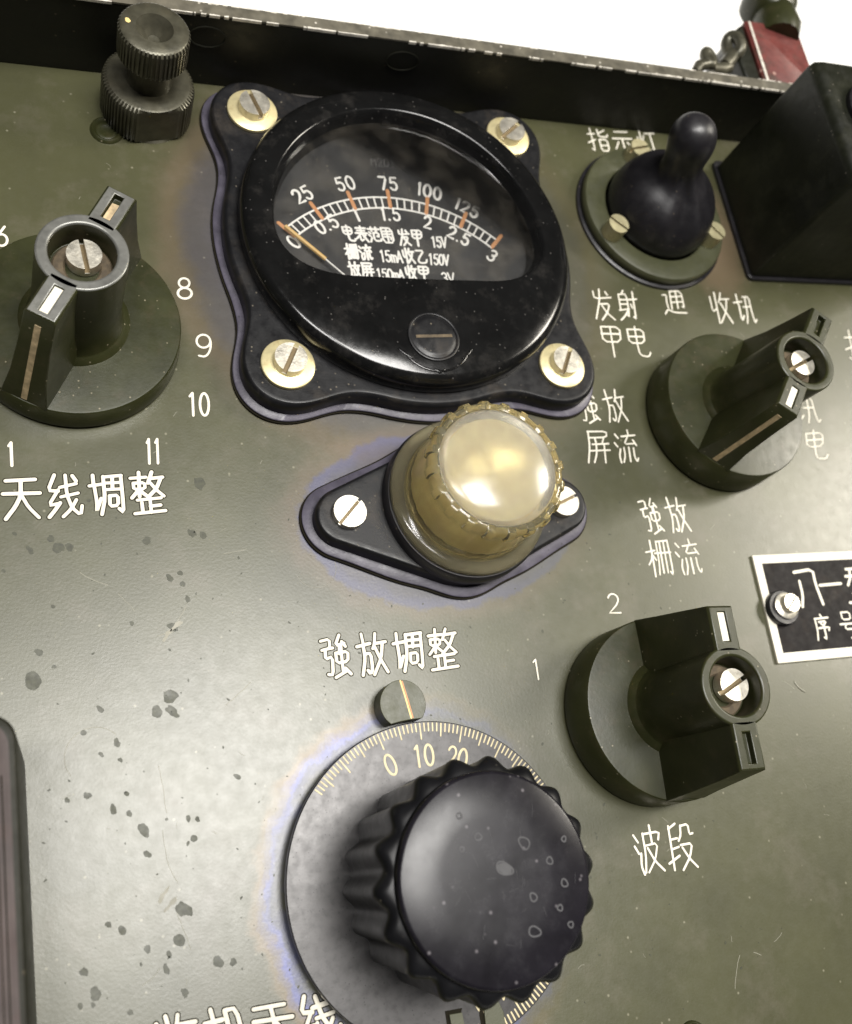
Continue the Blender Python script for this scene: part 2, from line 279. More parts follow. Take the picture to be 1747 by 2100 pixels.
# ------------------------------------------------------------------ strokes of the engraved characters (x right, y down, 0..100)
def arc(cx, cy, rx, ry, a0, a1, n=14): return [(cx + rx * math.cos(math.radians(a0 + (a1 - a0) * i / n)), cy - ry * math.sin(math.radians(a0 + (a1 - a0) * i / n))) for i in range(n + 1)]
G = {
'天': [[(8,12),(88,10)],[(0,42),(100,42)],[(50,12),(50,48),(36,72),(10,100)],[(52,48),(70,74),(98,98)]],
'线': [[(22,2),(4,38),(32,40)],[(32,38),(5,74),(30,70)],[(38,66),(24,82),(8,98)],[(38,30),(84,22)],[(40,54),(88,46)],[(52,3),(56,50),(70,80),(94,98),(98,76)],[(82,60),(66,82),(45,98)],[(72,4),(82,16)]],
'调': [[(12,3),(14,28)],[(0,28),(42,24)],[(16,34),(22,70),(20,94),(34,60)],[(42,8),(46,60),(36,97)],[(42,8),(95,5)],[(93,5),(97,60),(98,94),(86,84)],[(68,8),(68,38)],[(44,22),(95,21)],[(45,38),(95,37)],[(58,54),(82,53),(82,77),(58,79),(58,54)]],
'整': [[(2,14),(48,12)],[(25,0),(25,58)],[(8,24),(42,23),(42,38),(9,39),(8,24)],[(24,42),(4,60)],[(27,42),(46,54)],[(64,0),(52,26)],[(60,15),(98,12)],[(90,15),(76,40),(50,60)],[(60,26),(78,44),(98,58)],[(20,67),(90,63)],[(56,64),(58,95)],[(58,80),(88,78)],[(32,73),(34,96)],[(10,98),(100,93)]],
'強': [[(2,10),(30,6),(32,28),(6,32)],[(20,30),(40,28)],[(15,32),(16,54),(38,48),(40,92),(26,90)],[(60,0),(47,25),(76,20)],[(70,14),(82,26)],[(62,26),(62,42)],[(48,42),(88,39),(88,63),(52,66),(48,42)],[(66,26),(69,60),(73,90)],[(50,100),(86,86)],[(80,78),(97,92)]],
'放': [[(14,0),(20,24)],[(0,29),(42,23)],[(20,26),(26,58),(18,98)],[(25,48),(44,47),(49,86),(42,97),(34,88)],[(60,0),(58,24),(52,36)],[(60,24),(94,21)],[(84,24),(80,58),(56,98)],[(58,34),(76,64),(100,96)]],
'屏': [[(5,4),(88,3),(88,22),(10,23)],[(8,4),(12,50),(3,100)],[(38,27),(42,38)],[(74,27),(68,38)],[(24,43),(94,41)],[(15,63),(100,61)],[(42,43),(42,72),(30,99)],[(76,43),(78,100)]],
'流': [[(5,12),(18,24)],[(2,38),(14,50)],[(26,58),(20,80),(26,100)],[(62,0),(66,18)],[(35,20),(95,16)],[(60,20),(44,43),(94,40)],[(84,29),(98,46)],[(42,54),(45,78),(38,99)],[(64,54),(68,98)],[(84,54),(87,84),(98,98),(102,86)]],
'柵': [[(20,0),(25,60),(26,100)],[(0,32),(38,28)],[(24,38),(18,56),(6,68)],[(26,42),(38,56)],[(44,3),(48,60),(44,96)],[(60,4),(63,92)],[(75,4),(79,92)],[(92,2),(98,60),(99,100),(90,90)],[(44,4),(92,2)],[(34,37),(100,36)]],
'发': [[(5,8),(9,32),(92,26)],[(36,0),(34,36),(8,98)],[(66,6),(76,17)],[(33,48),(80,46),(66,74),(36,100)],[(42,52),(64,76),(100,98)]],
'射': [[(36,0),(28,11)],[(12,14),(52,12),(54,90),(44,82)],[(12,14),(16,64)],[(14,30),(52,29)],[(15,46),(53,45)],[(8,66),(58,60)],[(52,66),(34,84),(12,98)],[(62,30),(100,27)],[(84,4),(88,97),(78,88)],[(68,46),(75,58)]],
'甲': [[(8,4),(92,3),(90,52),(10,53),(8,4)],[(9,28),(91,27)],[(50,4),(52,100)]],
'电': [[(8,10),(82,9),(80,54),(10,55),(8,10)],[(9,33),(81,32)],[(44,0),(46,80),(56,95),(90,98),(100,84)]],
'通': [[(42,4),(88,3),(66,16)],[(54,9),(64,17)],[(36,22),(90,21),(92,81),(84,76)],[(36,22),(34,82)],[(36,41),(90,40)],[(36,59),(90,58)],[(63,20),(63,80)],[(6,4),(18,14)],[(2,34),(20,33),(16,58),(20,80)],[(2,98),(16,82),(42,94),(100,97)]],
'收': [[(5,14),(10,64),(30,54)],[(30,0),(36,100)],[(60,0),(54,18),(44,32)],[(54,22),(98,20)],[(86,22),(76,60),(44,98)],[(54,34),(72,62),(100,98)]],
'讯': [[(18,2),(22,34)],[(0,30),(42,26)],[(24,36),(27,92),(42,72)],[(48,10),(80,8),(84,60),(92,97),(102,84)],[(44,44),(78,42)],[(62,12),(62,70),(54,98)]],
'指': [[(18,0),(22,98),(10,88)],[(2,24),(36,22)],[(0,62),(36,48)],[(52,2),(54,33),(96,34),(98,24)],[(88,6),(56,20)],[(54,48),(92,47),(92,96),(56,97),(54,48)],[(55,72),(92,71)]],
'示': [[(18,10),(82,9)],[(2,38),(98,37)],[(50,38),(52,96),(40,88)],[(28,54),(8,84)],[(70,54),(96,82)]],
'灯': [[(8,28),(13,50)],[(42,22),(33,44)],[(24,2),(25,50),(4,98)],[(27,56),(43,82)],[(50,12),(100,10)],[(76,12),(80,98),(66,86)]],
'波': [[(4,16),(18,32)],[(4,42),(16,58)],[(24,56),(20,82),(28,100)],[(36,16),(96,13),(90,30)],[(36,16),(40,60),(34,98)],[(62,0),(66,40)],[(40,42),(86,38),(72,72),(44,98)],[(50,48),(70,76),(100,98)]],
'段': [[(36,0),(10,10)],[(12,6),(14,50),(16,100)],[(14,34),(38,32)],[(14,56),(40,52)],[(0,84),(40,70)],[(56,6),(54,26),(44,38)],[(56,8),(84,5),(86,28),(98,26)],[(48,47),(90,45),(76,74),(46,100)],[(54,54),(74,78),(100,98)]],
'机': [[(22,0),(24,100)],[(0,28),(44,24)],[(22,34),(2,70)],[(26,38),(42,58)],[(56,6),(56,60),(42,98)],[(56,6),(84,4),(86,86),(100,92),(102,76)]],
'八': [[(0,8),(65,0),(74,40),(98,94)],[(18,32),(28,68),(26,99)]],
'一': [[(0,50),(100,47)]],
'型': [[(6,6),(54,5)],[(0,26),(58,25)],[(20,6),(18,30),(4,50)],[(40,6),(40,50)],[(70,8),(70,36)],[(92,0),(92,48),(82,44)],[(50,54),(50,96)],[(20,73),(82,72)],[(0,98),(100,97)]],
'序': [[(50,0),(56,9)],[(8,15),(98,12)],[(10,14),(12,60),(2,98)],[(32,28),(82,26),(60,42)],[(44,34),(60,44)],[(24,52),(96,50),(88,62)],[(60,44),(60,98),(48,90)]],
'号': [[(22,2),(78,1),(78,28),(22,29),(22,2)],[(2,46),(98,44)],[(36,46),(30,65),(80,64),(76,92),(58,98)]],
'表': [[(10,12),(90,11)],[(18,28),(82,27)],[(2,44),(98,43)],[(50,0),(50,44)],[(46,46),(4,78)],[(34,60),(36,96),(60,84)],[(84,54),(66,66)],[(54,48),(96,98)]],
'范': [[(2,14),(98,13)],[(30,2),(30,26)],[(70,2),(70,26)],[(8,34),(18,42)],[(2,52),(14,60)],[(6,96),(22,72)],[(42,38),(86,37),(84,62),(70,60)],[(42,38),(42,88),(96,90),(98,76)]],
'围': [[(5,3),(95,2),(95,97),(5,98),(5,3)],[(22,24),(78,23)],[(22,42),(78,41)],[(24,60),(76,58),(76,74)],[(50,14),(50,90)]],
'乙': [[(10,10),(80,8),(30,60),(20,84),(40,96),(88,92),(95,72)]],
'V': [[(0,0),(45,98)],[(45,98),(98,0)]], 'm': [[(4,100),(4,36)],[(4,50),(28,36),(48,50),(50,100)],[(50,50),(75,36),(98,50),(98,100)]],
'A': [[(0,100),(50,2)],[(50,2),(100,100)],[(20,66),(80,65)]], 'M': [[(4,100),(4,0),(50,60),(96,0),(96,100)]],
'.': [[(45,96),(50,97)]],
'0': [arc(50,50,44,49,90,450,26)], '1': [[(26,16),(52,2)],[(52,2),(54,100)]],
'2': [arc(50,28,40,27,165,-30,12) + [(70,58),(8,98),(96,97)]],
'3': [arc(46,26,38,25,150,-80,12), arc(46,73,44,26,85,-150,12)],
'5': [[(84,2),(22,3),(14,46)] + arc(46,68,42,31,130,-150,14)], '6': [[(76,2),(20,50)], arc(50,70,42,29,90,450,20)],
'7': [[(4,3),(96,2),(40,100)]], '8': [arc(50,24,34,23,90,450,20), arc(50,73,44,26,90,450,22)],
'9': [arc(50,30,42,29,90,450,20), arc(46,40,48,58,10,-90,10) + [(20,94)]],
}
G['栅'] = G['柵']
def smooth_line(P, it=1):
    if len(P) < 3 or len(P) > 9: return P
    closed = (P[0] == P[-1])
    for _ in range(it):
        Q = [P[0]]
        for a, b in zip(P[:-1], P[1:]):
            Q += [(a[0] * .8 + b[0] * .2, a[1] * .8 + b[1] * .2), (a[0] * .2 + b[0] * .8, a[1] * .2 + b[1] * .8)]
        Q.append(P[-1]); P = Q
    return P
rng = random.Random(5)
def write(mb, txt, ax, ay, ex, ey, hx, hy, z, w, gap=0.2, outline=0.22, h=0.10, jit=1.2):
    n = len(txt); cw = 1.0 / (n + gap * (n - 1))
    for i, chh in enumerate(txt):
        if chh == ' ': continue
        x0 = i * cw * (1 + gap)
        for k, st in enumerate(G[chh]):
            dx, dy = rng.uniform(-jit, jit), rng.uniform(-jit, jit)
            st = smooth_line(st)
            P = []
            for (x, y) in st:
                u = x0 + cw * (x + dx) / 100; v = (100 - y - dy) / 100
                P.append((ax + ex * u + hx * v, ay + ey * u + hy * v))
            ww = w * rng.uniform(0.9, 1.1)
            mb.stroke(P, ww, h * (1 + 0.02 * k), z, 0)
            if outline: mb.stroke(P, ww + outline, h * 0.35, z, 1)

# ------------------------------------------------------------------ the table behind, and the radio set
mb = MB(); mb.box(-1500, 1500, -1200, 1800, -95, -90)
tb = mb.build('table_top', table_mat, None); tb['kind'] = 'structure'

radio = bpy.data.objects.new('radio_set', None); COL.objects.link(radio); radio.location = (0, 0, 0)
radio['label'] = 'worn olive and black military radio set with knobs, a round meter and engraved lettering'
radio['category'] = 'radio'
WPOS[radio.name] = (0, 0, 0)

mb = MB(); mb.box(-70, 330, -130, 187.2, -2.5, 0)
panel = mb.build('front_panel', panel_mat, radio, label='olive painted front panel, tinted and spotted')
# case: wall above the panel with its worn rim
mb = MB()
mb.prism([(-70, 187.3), (330, 187.3), (330, 190.6), (-70, 190.6)], -85, 21.6)
mb.box(-70, 330, 100, 187.0, -85, -3)
case = mb.build('case', wall_mat, radio, bevel=0.35, label='black case wall standing above the panel')
mb = MB()                                            # rim strip along the top of the wall, chipped to bright metal
mb.box(-70, 330, 187.25, 190.75, 21.6, 22.1, 0)
r2 = random.Random(11); x = -70.0
while x < 240:
    w_ = r2.choice((.5, .9, 1.6, 3, 6, 9)) * r2.uniform(.7, 1.3)
    dens = 0.85
    if r2.random() < dens:
        k = r2.uniform(0.08, 0.38) ** 1.0; n = 9
        pts = [(x + w_ * i / n, 187.1) for i in range(n + 1)] + [(x + w_ * (n - i) / n, 187.25 + k * r2.uniform(0.5, 1.2)) for i in range(n + 1)]
        mb.prism(pts, 21.4, 22.14, 1)
    if r2.random() < 0.5:
        k = r2.uniform(0.15, 0.4); n = 9
        pts = [(x + w_ * i / n, 190.85 - 0.1 - k * r2.uniform(0.5, 1.2)) for i in range(n + 1)] + [(x + w_ * (n - i) / n, 190.85) for i in range(n + 1)]
        mb.prism(pts, 21.5, 22.14, 1)
    x += w_ + r2.uniform(0.1, 1.3)
mb.build('worn_rim', [rim_mat, chip_mat], case)
for cx, cz in ((42.1, 15.4), (92.0, 15.5)):         # faint flush rivets in the wall
    mb = MB(); P = [(cx + 4.3 * math.cos(t * math.pi / 24), 187.22, cz + 3.1 * math.sin(t * math.pi / 24)) for t in range(49)]
    mb.tube(P, 0.16, 6); mb.build('flush_rivet', wall_mat, case)

# lettering engraved in the panel, one mesh per caption
TEXT = [
('天线调整',-7.9,72.2, 31.64,-0.50, 0.32,9.40, 0,0.95),
('強放调整',52.2,33.1, 31.19,-1.20, 1.14,8.99, 0,0.9),
('強放',139.5,60.0, 14.45,-0.48, 0.69,9.52, 0,0.62),
('柵流',138.2,48.9, 15.52,-0.40, 1.14,9.33, 0,0.6),
('強放',128.4,90.7, 15.12,0.04, 0.98,9.45, 0,0.6),
('屏流',128.5,79.7, 14.88,-0.36, 1.60,9.01, 0,0.6),
('发射',141.2,121.4, 13.96,-0.19, 1.34,9.51, 0,0.6),
('甲电',140.8,110.2, 15.24,-0.38, 1.00,9.41, 0,0.6),
('通',164.5,123.6, 7.42,0.39, 0.94,9.28, 0,0.55),
('收讯',179.9,121.1, 15.56,-0.02, 1.36,10.11, 0,0.6),
('指示灯',154.3,177.8, 24.13,1.58, 0.19,8.28, 0,0.6),
('8',30.8,124.1, 3.58,0.13, 0.33,5.50, 0,0.7),
('9',33.6,109.0, 3.70,0.03, 0.41,5.82, 0,0.7),
('10',30.5,94.4, 4.80,-0.07, 0.37,5.59, 0,0.7),
('11',20.6,83.3, 3.27,-0.11, 0.32,5.77, 0,0.75),
('1',-6.7,83.8, 1.68,-0.06, 0.05,5.19, 0,0.75),
('6',-7.3,136.1, 2.78,0.16, 0.02,5.16, 0,0.7),
('2',124.4,40.8, 3.41,-0.30, 0.52,4.84, 0,0.6),
('1',101.1,27.5, 2.43,-0.27, 0.29,4.58, 0,0.5),
('波段',116.3,-17.4, 15.75,-1.25, 1.21,9.82, 0,0.65),
('讯',197.8,89.5, 9.43,-0.54, 1.37,8.88, 0,0.6),
('电',197.8,78.0, 8.14,0.23, 2.42,9.12, 0,0.6),
('指',224.9,109.1, 11.85,0.08, 2.20,10.60, 0,0.6),
('收机天线',14.6,-31.2, 32.81,-2.52, -1.21,7.54, 0,1),
('八',178.8,37.3, 9.30,-0.56, 3.14,9.97, 0.8,0.85),
('一',188.5,38.9, 7.06,-0.25, 0.65,6.97, 0.8,0.85),
('型',197.0,36.7, 8.29,-0.37, 1.67,9.99, 0.8,0.85),
('序',183.0,28.1, 4.78,-0.22, 0.56,6.65, 0.8,0.55),
('号',191.3,27.7, 4.85,-0.32, 0.59,7.16, 0.8,0.55),
('电表范围',71.9,138.7, 13.22,0.10, -0.33,4.49, 5,0.62),
('发甲',86.3,138.3, 6.54,0.15, 0.19,4.73, 5,0.62),
('15V',95.0,138.3, 4.19,0.00, 0.15,3.14, 5,0.5),
('栅流',71.5,133.6, 6.80,0.01, 0.13,4.23, 5,0.62),
('15mA',80.4,133.3, 5.84,-0.04, 0.02,3.26, 5,0.5),
('收乙',86.5,133.2, 6.47,-0.02, 0.10,4.20, 5,0.62),
('150V',93.2,133.1, 5.52,-0.08, 0.35,3.11, 5,0.5),
('放屏',71.7,128.3, 6.37,0.06, 0.07,4.40, 5,0.62),
('150mA',78.7,128.4, 7.11,-0.03, 0.04,2.77, 5,0.5),
('收甲',86.2,128.1, 6.45,0.05, 0.33,4.28, 5,0.62),
('3V',96.0,127.8, 3.41,0.02, 0.02,2.94, 5,0.5),
]
for (t, ax, ay, ex, ey, hx, hy, z, w) in TEXT[:24]:
    mb = MB(); write(mb, t, ax, ay, ex, ey, hx, hy, 0.0, w * 0.88, outline=0.42 if w > .8 else 0.18, gap=0.2)
    mb.build('engraved_caption' if not t.isdigit() else 'engraved_number', [cream_mat, ink_mat], panel, origin=(ax, ay, 0), smooth=60)
# dried spots and scratches on the paint
SPOTS = [(31.5, 78.3), (2.2, 65.5), (4.3, 65.5), (19.5, 65.9), (28.8, 67.0), (31.1, 66.4), (23.2, 47.1), (-2.4, 44.5), (0.2, 41.4), (-5.8, 69.0), (-3.1, 65.4), (-8.1, 61.4), (0.9, 67.5), (23.4, 57.5), (25.6, 58.4), (25.9, 56.0), (26.6, 52.7), (15.2, 48.6), (0.6, 53.4), (8.6, 75.4), (-3.7, 39.1), (21.4, 33.1), (18.6, 30.4), (21.5, 30.1), (8.1, 32.2), (4.8, 28.1), (10.7, 25.4), (7.7, 23.6), (11.1, 22.1), (4.8, 16.4), (11.8, 15.7), (9.2, 13.2), (12.0, 12.0), (18.7, 9.9), (24.4, 9.0), (22.7, 9.4), (14.4, 8.6), (14.7, 4.2), (23.4, 5.6), (20.4, -6.6), (19.1, -11.7), (17.1, -13.7), (25.7, -16.7), (28.4, -17.3), (2.4, -13.7), (4.1, -17.6), (3.6, -19.3), (1.5, -19.0), (9.7, -21.8), (19.3, -20.6), (32.8, 15.8), (16.4, -16.1), (12.1, -14.4), (1.2, 16.1), (28.0, -25.4), (13.4, -12.1), (9.3, -8.1), (7.0, -6.7)]
r3 = random.Random(3); mb = MB()
def blob(mb, x, y, r, z, asp=1.3, ang=2.2, n=18, jag=0.12):
    ph = [r3.uniform(0, 6.28) for _ in range(4)]; pts = []
    for i in range(n):
        t = 2 * math.pi * i / n
        rr = r * (1 + jag * (math.sin(2 * t + ph[0]) * .6 + math.sin(3 * t + ph[1]) * .5 + math.sin(5 * t + ph[2]) * .4 + math.sin(8 * t + ph[3]) * .25))
        a, b = rotpt(rr * math.cos(t) * asp, rr * math.sin(t) / asp, ang); pts.append((x + a, y + b))
    mb.prism(pts, z - 0.02, z + 0.035)
BIG = {0: 1.5, 1: 1.3, 2: .95, 3: 1.0, 4: 1.0, 5: .9, 6: 1.15, 7: .85, 21: 1.6, 22: 1.3, 23: 1.3, 36: 1.3, 39: 1.6, 40: 1.25, 42: 1.15, 45: 1.2, 20: 1.9}
for i, (x, y) in enumerate(SPOTS):
    blob(mb, x, y, .86 * BIG.get(i, r3.uniform(0.3, 0.9)), 0.0, asp=r3.uniform(1.0, 1.3), ang=r3.uniform(1.7, 2.6), jag=r3.uniform(.06, .26))
for _ in range(420):
    blob(mb, r3.uniform(-5, 150), r3.uniform(-50, 75), abs(r3.gauss(0, 0.12)) + 0.06, 0.0, n=8, ang=r3.uniform(0, 3))
o = mb.build('dried_spots', spot_mat, panel); o['kind'] = 'stuff'
mb = MB()
def scratch(mb, x, y, ln, ang, w=0.12, curl=0.3):
    P = []; a = ang
    for i in range(9):
        P.append((x, y)); a += r3.uniform(-curl, curl) * 0.55; x += ln / 8 * math.cos(a); y += ln / 8 * math.sin(a)
    mb.stroke(P, w, 0.02, 0.0)
for (x, y, ln, a) in [(24, 48, 4, 1.1), (20, 45.5, 3.5, .3), (13, 55, 5, -.9), (6, 60, 6, -.6), (18, 20, 9, -1.5), (17.8, 8, 10, -1.6), (19, -6, 8, -1.4), (12, -18, 4, .6), (134, -44, 7, 1.1), (141, -38, 2, -.4), (147, -37, 3, .4), (147, 21, 4, 2.0), (160, 60, 2, .6), (172, 17, 4, 2.3), (32, 30, 7, .8), (35, 62, 5, .2)]:
    scratch(mb, x, y, ln, a)
for _ in range(90): scratch(mb, r3.uniform(-5, 200), r3.uniform(-50, 180), r3.uniform(0.4, 2.0), r3.uniform(0, 3.1), w=r3.uniform(0.05, 0.11), curl=.6)
for (cx, cy, r, a0, a1) in [(6.5, 23.5, 5.4, 40, 220), (54.5, 57.5, 4.6, 200, 380)]:
    mb.stroke([(cx + r * math.cos(math.radians(a)), cy + r * math.sin(math.radians(a))) for a in range(a0, a1, 8)], 0.12, 0.02, 0.0)
mb.stroke([(172.6, 18.6), (173.1, 17.6), (174, 16.6), (174.9, 16.0)], 0.45, 0.2, 0)
for (x, y) in [(23.9, 47.4), (21.9, 45.6), (16.9, -3.5), (18.2, -5.2)]: blob(mb, x, y, .8, 0.012, asp=1.7, ang=.8, jag=.45)
mb.build('paint_scratches', pale_mat, panel)['kind'] = 'stuff'

# ------------------------------------------------------------------ slotted screws
def slotted_screw(name, x, y, z0, r, h, ang, parent, mat=steel_mat, slot=0.22, depth=0.6, slotm=None):
    """cheese head: two half discs over a floor, so the slot is a real cut"""
    w = r * slot; mb = MB()
    fl = z0 + h * (1 - depth)
    mb.prism(circle(x, y, r, 40), z0, fl, 0)
    for sgn in (1, -1):
        a0 = math.asin(w / r); pts = [(r * math.cos(a0 + (math.pi - 2 * a0) * i / 22), sgn * r * math.sin(a0 + (math.pi - 2 * a0) * i / 22)) for i in range(23)]
        if sgn < 0: pts = pts[::-1]
        pts = [tuple(a + b for a, b in zip(rotpt(px, py, ang), (x, y))) for px, py in pts]
        mb.prism(pts, fl - 0.01, z0 + h, 0)
    pts = [tuple(a + b for a, b in zip(rotpt(px, py, ang), (x, y))) for px, py in [(-r * .96, -w), (r * .96, -w), (r * .96, w), (-r * .96, w)]]
    mb.prism(pts, fl, fl + 0.03, 1)
    return mb.build(name, [mat, slotm or slot_mat], parent, origin=(x, y, z0), bevel=min(0.22, r * 0.09), segs=2)

# ------------------------------------------------------------------ pointer knobs
def pointer_knob(cx, cy, ang, z0, zs, zt, lean, label, white_slot, screw_ang, ring_r=8.3, hole_r=6.0, body_r=21.0, slot_fill=None, screw_at=(0, 0), worn=False):  # worn: paints the sheen in grey on the grip's flat top
    """skirt disc, round hub and two tapering arms; ang = direction of the pointing arm. lean = small shift of the top"""
    lx, ly = lean
    k = MB()
    k.lathe([(body_r - 2.5, z0), (body_r - 0.4, z0), (body_r, z0 + .5), (body_r - 0.3, zs - .35), (body_r - .55, zs - .05), (body_r - 1.0, zs), (8, zs + .35), (0.5, zs + .35)], 120, (cx, cy))
    knob = k.build('pointer_knob', knob_mat, radio, origin=(cx, cy, z0), label=label, smooth=40)
    g_ = MB()
    hb = [(11.2, zs - 1), (10.6, zs + .5), (9.3, zs + 1.6), (8.6, zs + 4.0), (8.4, zs + 9), (8.2, zt - 1.2), (8.15, zt - .3), (7.9, zt), (hole_r + .35, zt), (hole_r, zt - .3), (hole_r - .3, zt - 6.0), (0.4, zt - 6.0)]
    g_.loops([[(cx + r * math.cos(t * math.pi / 40) + lx * (z - zs) / (zt - zs), cy + r * math.sin(t * math.pi / 40) + ly * (z - zs) / (zt - zs), z) for t in range(80)] for r, z in [(a * ring_r / 8.3 if a > 7 else a, b) for a, b in hb]])
    def T(x, y, z, a):
        u, v = rotpt(x, y, a); f_ = (z - zs) / (zt - zs); return (cx + u + lx * f_, cy + v + ly * f_, z)
    xi = 7.0; zb = zs - .3
    wt, wb, lt, lb = 3.1, 4.9, 16.6, body_r - .7
    paint = MB()
    for s_, a in ((0, ang), (1, ang + math.pi)):
        L0 = [T(*q, a) for q in [(xi, -wb, zb), (lb, -wb, zb), (lb, wb, zb), (xi, wb, zb)]]
        # mid rings give the arm its slightly hollow flank
        def lvl(z, w, l, dz=0): return [T(xi, -w, z, a), T(l, -w, z, a), T(l, w, z, a), T(xi, w, z, a)]
        h_ = zt - zb
        rows = [L0, lvl(zb + h_ * .3, wb - (wb - wt) * .62, lb - (lb - lt) * .3), lvl(zb + h_ * .65, wb - (wb - wt) * .9, lb - (lb - lt) * .65), lvl(zt - .55, wt, lt)]
        top = [T(xi, -wt + .4, zt, a), T(lt - .4, -wt + .4, zt, a), T(lt - .4, wt - .4, zt, a), T(xi, wt - .4, zt, a)]
        sx0, sx1, sw = 9.1, 15.3, .95
        inner = [T(sx0, -sw, zt, a), T(sx1, -sw, zt, a), T(sx1, sw, zt, a), T(sx0, sw, zt, a)]
        deep = [T(sx0 + .1, -sw + .1, zt - 1.4, a), T(sx1 - .1, -sw + .1, zt - 1.4, a), T(sx1 - .1, sw - .1, zt - 1.4, a), T(sx0 + .1, sw - .1, zt - 1.4, a)]
        g_.loops(rows + [top, inner, deep], cap0=True, cap1=True)
        if s_ == white_slot:
            q = [T(sx0 + .15, -sw + .16, 0, a), T(sx1 - .15, -sw + .16, 0, a), T(sx1 - .15, sw - .16, 0, a), T(sx0 + .15, sw - .16, 0, a)]
            zz = zt - .35
            q = [T(x, y, zz, a)[:2] for x, y in [(sx0 + .12, -sw + .14), (sx1 - .12, -sw + .14), (sx1 - .12, sw - .14), (sx0 + .12, sw - .14)]]
            paint.prism(q, zt - 1.3, zz, 0)
        elif slot_fill:
            q = [T(x, y, zt - 1.1, a)[:2] for x, y in [(sx0 + .3, -sw + .2), (sx1 - 1.4, -sw + .2), (sx1 - 1.6, sw - .3), (sx0 + .3, sw - .3)]]
            paint.prism(q, zt - 1.38, zt - 1.05, 1)
        if s_ == white_slot:       # painted line down the end face of the same arm
            A, B = (zb + .4, lb), (zt - 3.2, lt)
            def endp(z): return lb + (lt - lb) * (z - zb) / (zt - .55 - zb)
            z_a, z_b = zb + .7, zt - 2.6
            vs = [T(endp(z_a) + .10, -.62, z_a, a), T(endp(z_a) + .10, .62, z_a, a), T(endp(z_b) + .10, .62, z_b, a), T(endp(z_b) + .10, -.62, z_b, a),
                  T(endp(z_a) - .3, -.62, z_a, a), T(endp(z_a) - .3, .62, z_a, a), T(endp(z_b) - .3, .62, z_b, a), T(endp(z_b) - .3, -.62, z_b, a)]
            paint.add(vs, [(0, 1, 2, 3), (0, 4, 5, 1), (1, 5, 6, 2), (2, 6, 7, 3), (3, 7, 4, 0)], 1)
    if worn:                      # sheen painted as lighter grey on the flat top only
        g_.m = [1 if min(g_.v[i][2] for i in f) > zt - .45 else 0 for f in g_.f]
    g_.build('grip', [knob_mat, sheen_top_mat], knob, origin=(cx, cy, zs), bevel=0.35, segs=3, smooth=40)
    paint.build('pointer_line', [cream_mat, ivory_mat], knob, origin=(cx, cy, zs))
    mb = MB(); mb.lathe([(hole_r - .5, zt - 5.9), (hole_r - .9, zt - 5.4), (3.6, zt - 5.4), (3.2, zt - 5.9)], 40, (cx + lx, cy + ly)); 
    mb.build('insert_ring', dusk_mat, knob, origin=(cx, cy, zt))
    slotted_screw('screw', cx + lx + screw_at[0], cy + ly + screw_at[1], zt - 5.8, 3.35, 2.7, screw_ang, knob, slot=.14)
    return knob
R_ = math.radians
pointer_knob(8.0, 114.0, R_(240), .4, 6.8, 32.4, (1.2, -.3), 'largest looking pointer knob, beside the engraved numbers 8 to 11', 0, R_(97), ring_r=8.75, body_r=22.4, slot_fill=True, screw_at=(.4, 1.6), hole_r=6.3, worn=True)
pointer_knob(170.4, 90.8, R_(232), .4, 10.8, 36.4, (.9, -1.2), 'pointer knob below the toggle switch, its white line towards the lower left', 0, R_(22), screw_at=(2.0, 1.0))
pointer_knob(127.4, 16.2, R_(86), .4, 10.9, 36.2, (-.3, 0), 'pointer knob near the nameplate, its white slot at the top', 0, R_(22), body_r=20.7, screw_at=(2.0, .6))

# ------------------------------------------------------------------ tuning dial with its fluted knob
DC = (69.5, -9.6)
mb = MB()
mb.lathe([(8, 0.0), (24, 0.0), (24, 2.6), (8, 2.6)], 96, DC)
mb.lathe([(10, 2.5), (30.4, 2.5), (30.8, 2.8), (30.8, 3.95), (30.6, 4.2), (20, 4.2), (5, 4.2)], 180, DC)
dial = mb.build('tuning_dial', dial_mat, radio, origin=(*DC, .9), label='round black dial with yellowish scale marks under the big fluted knob', smooth=30)
mb = MB()
for k in range(-18, 112):
    a = math.radians(90 + 15.5 - 1.8 * k)
    inner = 27.0 if k % 10 == 0 else (27.6 if k % 5 == 0 else 28.6)
    mb.stroke([(DC[0] + r * math.cos(a), DC[1] + r * math.sin(a)) for r in (inner + .2, 30.35)], 0.36, .07, 4.2)
for k, t in ((0, '0'), (10, '10'), (20, '20'), (30, '30'), (90, '90'), (100, '100'), (80, '80')):
    a = math.radians(90 + 15.5 - 1.8 * k); n = len(t); tx, ty = math.sin(a), -math.cos(a)
    w_, h_ = 2.5 * n * .9, 4.3
    cx, cy = DC[0] + 23.8 * math.cos(a), DC[1] + 23.8 * math.sin(a)
    ux, uy = math.cos(a), math.sin(a)
    write(mb, t, cx - tx * w_ / 2 - ux * h_ / 2, cy - ty * w_ / 2 - uy * h_ / 2, tx * w_, ty * w_, ux * h_, uy * h_, 4.2, .52, outline=0, h=.07, jit=.6)
mb.build('dial_scale', M_('dial_cream_marks', (0.60, 0.52, 0.32), 0.5, var=.15, vscale=.6), dial, origin=(*DC, 4.2))
